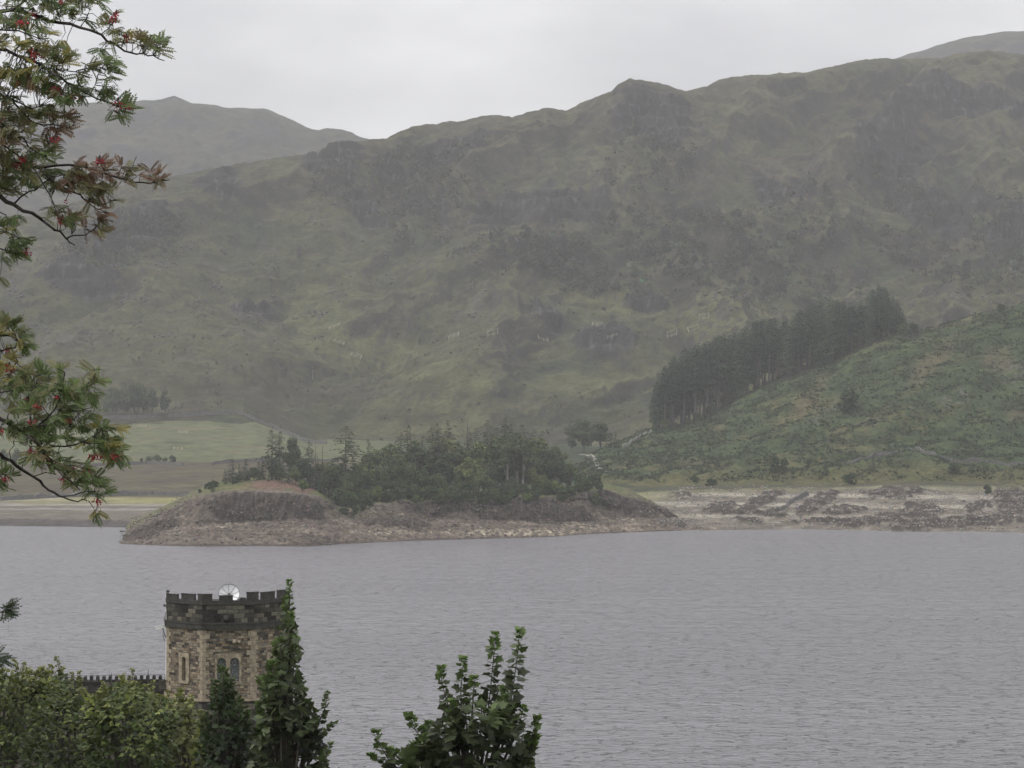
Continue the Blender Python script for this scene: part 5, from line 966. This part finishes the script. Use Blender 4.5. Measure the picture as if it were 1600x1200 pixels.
# rowan hanging in from the left
Drw = 18.0; rx0 = (-300-800)/F*Drw; rz0 = ground(rx0, Drw)
rw = empty('rowan_tree', (rx0, Drw, rz0)); tag(rw, 'rowan with red berry clusters reaching in from the left edge', 'tree')
BR = [  # (pixels from the inner end to the tip, radius)
 ([(-120, 40), (-40, 30), (20, 15), (65, 27), (95, 36), (125, 43), (158, 54), (179, 68), (204, 81), (225, 84), (240, 86), (256, 93)], 0.022), ([(125, 43), (134, 30), (140, 15), (138, 2)], 0.006), ([(158, 54), (170, 44), (180, 30)], 0.005), ([(20, 15), (45, -5), (80, -20)], 0.012),
 ([(-120, 100), (-30, 80), (10, 78), (45, 92), (72, 106), (95, 120), (115, 132), (140, 148), (160, 157), (182, 164), (196, 172)], 0.018), ([(140, 148), (150, 130), (155, 112), (154, 98)], 0.006), ([(72, 106), (95, 110), (118, 112), (130, 108)], 0.006),
 ([(-120, 150), (-30, 140), (10, 150), (40, 166), (62, 166)], 0.014), ([(-120, 190), (-30, 175), (0, 190), (25, 210), (45, 228), (70, 245)], 0.016), ([(10, 150), (50, 190), (85, 195), (115, 202)], 0.010),
 ([(-120, 260), (-40, 240), (10, 248), (60, 262), (107, 258), (150, 267), (179, 276), (208, 285), (233, 287), (250, 281), (266, 281)], 0.017),
 ([(-120, 300), (-20, 303), (0, 308), (22, 319), (50, 333), (72, 349), (93, 362), (104, 374), (116, 382)], 0.030), ([(104, 372), (120, 368), (138, 362), (150, 354)], 0.008), ([(60, 262), (85, 285), (107, 297), (125, 305), (145, 316), (165, 318), (180, 312)], 0.010), ([(125, 308), (140, 318), (158, 328), (170, 333)], 0.005),
 ([(22, 319), (45, 300), (70, 285), (100, 272)], 0.009), ([(-100, 330), (-20, 320), (10, 335), (22, 350)], 0.008), ([(-60, 390), (-10, 385), (20, 392), (42, 396)], 0.008), ([(-30, 360), (10, 362), (30, 372)], 0.005),
 ([(-120, 520), (-50, 545), (-10, 548), (15, 545), (28, 533), (38, 537)], 0.012), ([(-50, 600), (0, 600), (20, 580), (28, 565)], 0.008),
 ([(-120, 620), (-30, 635), (0, 655), (17, 664), (34, 674), (57, 692), (76, 715), (99, 746), (125, 766)], 0.026), ([(34, 674), (60, 666), (93, 666), (112, 658), (130, 640)], 0.010), ([(57, 666), (85, 640), (96, 612), (102, 582)], 0.010), ([(93, 640), (120, 618), (138, 600), (148, 586)], 0.007),
 ([(76, 700), (100, 698), (130, 690), (160, 692), (188, 706)], 0.009), ([(130, 690), (148, 680), (162, 668)], 0.005), ([(-30, 615), (0, 612), (30, 610), (55, 604)], 0.010), ([(57, 692), (75, 722), (100, 728), (130, 730)], 0.006),
 ([(-120, 690), (-30, 702), (0, 711), (17, 719), (34, 733), (51, 745), (68, 759), (85, 769), (99, 777), (122, 782), (138, 782)], 0.024), ([(99, 777), (125, 770), (148, 768), (153, 778)], 0.005), ([(51, 745), (72, 738), (88, 742)], 0.005), ([(17, 719), (14, 705), (22, 695)], 0.004),
 ([(-60, 735), (-20, 738), (0, 742), (10, 752)], 0.007), ([(-60, 960), (-20, 958), (4, 957), (20, 950)], 0.006), ([(-60, 985), (-20, 980), (0, 968)], 0.005), ([(-60, 1040), (-10, 1030), (4, 1026)], 0.005), ([(76, 715), (110, 744), (128, 748), (142, 744)], 0.006),
 ([(-60, 20), (-10, 45), (30, 48), (60, 60)], 0.012), ([(-60, 215), (0, 222), (40, 250), (70, 290), (84, 320)], 0.010)]
mbb = MB(); nodes = []
for pts, r0 in BR:
    D0 = Drw+rng.uniform(-0.35, 0.35); p3 = []
    if len(pts) > 3:
        q2 = [pts[0]]
        for a_, b_ in zip(pts[:-1], pts[1:]):
            if b_[0] > -40: q2.append(((a_[0]+b_[0])/2+rng.normal()*1.6, (a_[1]+b_[1])/2+rng.normal()*2.2))
            q2.append(b_)
        pts = q2
    for i, (x, y) in enumerate(pts):
        near_ = [nn for nn in nodes if abs(nn[0]-x) < 8 and abs(nn[1]-y) < 8] if i == 0 else []
        if near_: D0 = near_[0][2]
        p3.append(P(x+rng.normal()*0.7, y+rng.normal()*0.7, D0+0.02*i*rng.normal())); nodes.append((x, y, D0))
    for i in range(len(pts)-1):
        for t_ in (0.33, 0.66): nodes.append((pts[i][0]*(1-t_)+pts[i+1][0]*t_, pts[i][1]*(1-t_)+pts[i+1][1]*t_, D0))
    mbb.tube([tuple(p) for p in p3], list(np.linspace(r0*0.72, max(0.0035, r0*0.13), len(p3))), 6)
    if pts[0][0] <= -100:
        hz_ = P(-260, pts[0][1]+60, Drw+0.2); mbb.tube([tuple(hz_), tuple(P(-190, pts[0][1]+25, D0)), tuple(p3[0])], [0.05, 0.04, r0*1.1], 7)
mbb.tube([(rx0, Drw, rz0-0.4), (rx0+0.05, Drw, rz0+2), tuple(P(-275, 900, Drw+0.1)), tuple(P(-255, 600, Drw+0.2)), tuple(P(-262, 300, Drw+0.2)), tuple(P(-255, 60, Drw+0.2))], [0.17, 0.14, 0.12, 0.10, 0.08, 0.05], 10)
# pinnate leaf
tvr, tfr = [], []
for i in range(6):
    y = 0.14+0.145*i; w_ = 0.33*(1-0.06*abs(i-3)); 
    for s in (-1, 1):
        b0 = len(tvr); a = R(58); dx, dy = s*math.sin(a), math.cos(a); nx, ny = -dy, dx; z = -0.25*y*y
        tvr += [(0, y, z), (dx*w_*0.5+nx*0.078, y+dy*w_*0.5+ny*0.078, z-0.0), (dx*w_, y+dy*w_, z-0.07), (dx*w_*0.5-nx*0.078, y+dy*w_*0.5-ny*0.078, z-0.0)]; tfr += [(b0, b0+1, b0+2), (b0, b0+2, b0+3)]
b0 = len(tvr); tvr += [(0, 0.95, -0.22), (0.05, 1.08, -0.29), (0, 1.24, -0.38), (-0.05, 1.08, -0.29)]; tfr += [(b0, b0+1, b0+2), (b0, b0+2, b0+3)]
b0 = len(tvr); tvr += [(-0.012, 0, 0), (0.012, 0, 0), (0.008, 0.5, -0.065), (-0.008, 0.5, -0.065), (0, 0.98, -0.24)]; tfr += [(b0, b0+1, b0+2), (b0, b0+2, b0+3), (b0+3, b0+2, b0+4)]
tvr, tfr = np.array(tvr), np.array(tfr)
GR, YL, RD, OL = (0.155, 0.200, 0.085), (0.34, 0.30, 0.11), (0.27, 0.175, 0.125), (0.22, 0.21, 0.11)
regs = [  # cx, cy, rx, ry, rosettes, colours with weights
 (30, 20, 70, 35, 34, (GR, GR, OL)), (130, 12, 34, 22, 12, (GR, GR, OL)), (182, 36, 18, 16, 5, (GR, OL)), (200, 62, 22, 10, 4, (OL, RD, YL)), (236, 76, 20, 14, 9, (GR, OL, OL)), (175, 70, 30, 8, 3, (GR, OL)),
 (65, 85, 45, 40, 26, (GR, OL, YL)), (10, 95, 40, 45, 22, (GR, OL, YL)), (130, 108, 16, 8, 3, (OL,)), (162, 108, 22, 18, 8, (GR,)), (105, 140, 34, 18, 10, (GR, GR, OL)), (150, 150, 26, 14, 6, (GR,)), (188, 168, 14, 14, 5, (GR,)),
 (40, 150, 60, 40, 26, (GR, OL, RD, YL)), (95, 198, 26, 18, 9, (RD, OL, RD)), (30, 215, 60, 45, 34, (GR, OL, OL, RD)), (60, 265, 42, 35, 22, (GR, OL, GR)), (10, 280, 30, 30, 12, (GR, OL)),
 (130, 262, 30, 14, 9, (RD, OL, RD)), (190, 268, 30, 14, 8, (RD, OL, RD)), (238, 274, 22, 10, 5, (RD, RD, OL)), (155, 300, 28, 18, 9, (RD, OL, OL)), (110, 290, 18, 14, 5, (RD, OL)), (95, 335, 26, 20, 8, (OL, GR, RD)), (145, 350, 20, 12, 5, (RD, OL, RD)), (160, 328, 14, 6, 2, (RD,)),
 (12, 345, 18, 20, 7, (GR, YL)), (22, 390, 24, 20, 9, (GR, GR)), (0, 430, 5, 4, 1, (OL,)),
 (12, 530, 24, 26, 12, (GR, YL, OL)), (35, 538, 10, 8, 3, (GR,)), (15, 575, 26, 22, 10, (GR, YL)), (40, 610, 45, 34, 28, (GR, GR, OL)), (100, 608, 22, 34, 14, (GR, GR, OL)), (142, 598, 14, 22, 7, (OL, RD, GR)), (118, 640, 30, 26, 13, (GR, GR)), (30, 660, 40, 30, 14, (GR, OL)),
 (85, 670, 40, 26, 14, (GR,)), (160, 688, 34, 24, 17, (GR, GR, YL)), (185, 708, 12, 10, 3, (GR,)), (75, 715, 34, 22, 11, (GR, OL)), (110, 738, 30, 20, 9, (GR, OL)), (148, 758, 20, 16, 7, (GR, GR)), (150, 790, 8, 12, 2, (GR, YL)), (5, 750, 12, 18, 5, (GR,)),
 (10, 952, 10, 5, 3, ((0.04, 0.06, 0.03),)), (0, 972, 6, 5, 1, ((0.04, 0.06, 0.03),)), (-2, 1028, 8, 6, 2, ((0.04, 0.06, 0.03),)), (-80, 120, 60, 120, 60, (GR, OL, YL)), (-80, 280, 60, 80, 34, (GR, OL)), (-80, 640, 60, 110, 60, (GR, OL)), (-150, 400, 80, 60, 24, (GR, OL)), (-130, 960, 60, 60, 18, (GR,))]
Lr = leafset(); na = np.array(nodes)
for cx, cy, rx, ry, n_, cs_ in regs:
    for _ in range(int(n_*1.7)):
        a = rng.uniform(0, 6.28); q_ = math.sqrt(rng.random()); x, y = cx+rx*q_*math.cos(a), cy+ry*q_*math.sin(a)
        j = np.argmin((na[:, 0]-x)**2+(na[:, 1]-y)**2); D_ = na[j, 2]+rng.uniform(-0.12, 0.12); p = P(x, y, D_); b_ = P(na[j, 0], na[j, 1], na[j, 2])
        if np.linalg.norm(p-b_) < 1.2: mbb.tube([tuple(b_), tuple((b_+p)/2+rng.normal(size=3)*0.018), tuple(p)], [0.0032, 0.0024, 0.0018], 4)
        out_ = nrmz(p-b_+rng.normal(size=3)*0.02+np.array((0.03, 0, 0)))
        base = np.array(cs_[rng.integers(0, len(cs_))])
        for _ in range(rng.integers(3, 6)):
            d = nrmz(unit(1)[0]*np.array((1, 0.9, 0.55))+out_*0.75+np.array((0.15, 0, 0.02))); put(Lr, p, d, UP+unit(1)[0]*0.7-np.array((0, 0.5, 0)), rng.uniform(0.065, 0.108), base*(1+0.25*rng.normal()))
tr_ = mbb.build('trunk', M['rowan_bark'], rw, True); tr_.location = -rw.location
f_ = leafmesh(Lr, tvr, tfr, 'foliage', rw, M['rowan_leaf'] if 'rowan_leaf' in M else M['near_leaf']); f_.location = -rw.location
m, t, o = mat('rowan_berry'); b = N(t, 'ShaderNodeBsdfPrincipled', Roughness=0.35); n0 = N(t, 'ShaderNodeTexNoise', Scale=60.0); g = t.nodes.new('ShaderNodeNewGeometry'); t.links.new(g.outputs['Position'], n0.inputs['Vector'])
r = rampn(t, n0.outputs['Fac'], [(0.3, (0.42, 0.018, 0.045)), (0.7, (0.68, 0.06, 0.10))]); t.links.new(r.outputs[0], b.inputs['Base Color']); t.links.new(b.outputs[0], o.inputs[0])
sv, sf_ = [], []
for i, th in enumerate((0.0, 0.9, 2.2, math.pi)):
    if i in (0, 3): sv.append((0, 0, math.cos(th)))
    else: sv += [(math.sin(th)*math.cos(a), math.sin(th)*math.sin(a), math.cos(th)) for a in np.linspace(0, 2*math.pi, 7)[:-1]]
sf_ = [(0, i+1, (i+1) % 6+1) for i in range(6)]+[q for i in range(6) for q in ((i+1, 7+i, 7+(i+1) % 6), (i+1, 7+(i+1) % 6, (i+1) % 6+1))]+[(13, 7+(i+1) % 6, 7+i) for i in range(6)]
sv, sf_ = np.array(sv), np.array(sf_)
for x, y, r_ in [(52, 22, 9), (33, 36, 9), (178, 30, 9), (182, 22, 6), (58, 88, 10), (50, 80, 6), (30, 127, 9), (84, 142, 9), (118, 150, 11), (185, 164, 10), (200, 167, 8), (88, 218, 8), (22, 258, 11), (8, 254, 9), (34, 250, 7), (156, 252, 8), (125, 278, 7), (105, 300, 5), (104, 315, 4), (98, 347, 10), (108, 340, 5), (22, 345, 7), (41, 395, 8), (198, 60, 7), (95, 3, 6),
                (15, 577, 9), (10, 548, 5), (45, 627, 9), (60, 636, 8), (88, 622, 5), (48, 660, 8), (105, 657, 7), (2, 673, 6), (48, 708, 9), (68, 716, 8), (148, 713, 10), (158, 711, 6), (181, 713, 9), (115, 736, 7), (137, 739, 8), (100, 750, 9), (153, 784, 8), (8, 749, 7)]:
    j = np.argmin((na[:, 0]-x)**2+(na[:, 1]-y)**2); c = P(x, y, na[j, 2]-0.06); r_ *= 1.12; n_ = int(30*(r_/9)**2); R_ = r_*Drw/F
    st_ = P(na[j, 0], na[j, 1], na[j, 2]); pos = c+unit(n_)*R_*rng.uniform(0.3, 1.0, (n_, 1))*np.array((1.1, 0.9, 0.8))
    V_, F_ = inst(sv, sf_, pos, unit(n_), unit(n_), rng.uniform(0.0045, 0.0062, n_)); o_ = link('berry_cluster', mesh_np('berries', V_, tris=F_), m, rw); o_.location = -rw.location
    mb = MB(); tp_ = c+np.array((0, 0, R_*1.1)); mb.tube([tuple(st_), tuple(tp_)], 0.003, 4)
    for p in pos[::3]: mb.tube([tuple(tp_), tuple(p)], 0.0012, 3)
    k_ = mb.build('stalk', M['rowan_bark'], o_)
# ------------------------------------------------------------ haze
mb = MB(); mb.box((0, 1775, 276), (2960, 3850, 568))
m, t, o = mat('haze_air'); pv = t.nodes.new('ShaderNodeVolumePrincipled'); pv.inputs['Density'].default_value = HAZE; pv.inputs['Color'].default_value = (0.94, 0.935, 0.96, 1); pv.inputs['Anisotropy'].default_value = 0.1
t.links.new(pv.outputs[0], o.inputs['Volume'])
tag(mb.build('haze', m), 'thin grey mist filling the valley air', 'haze', kind='stuff')
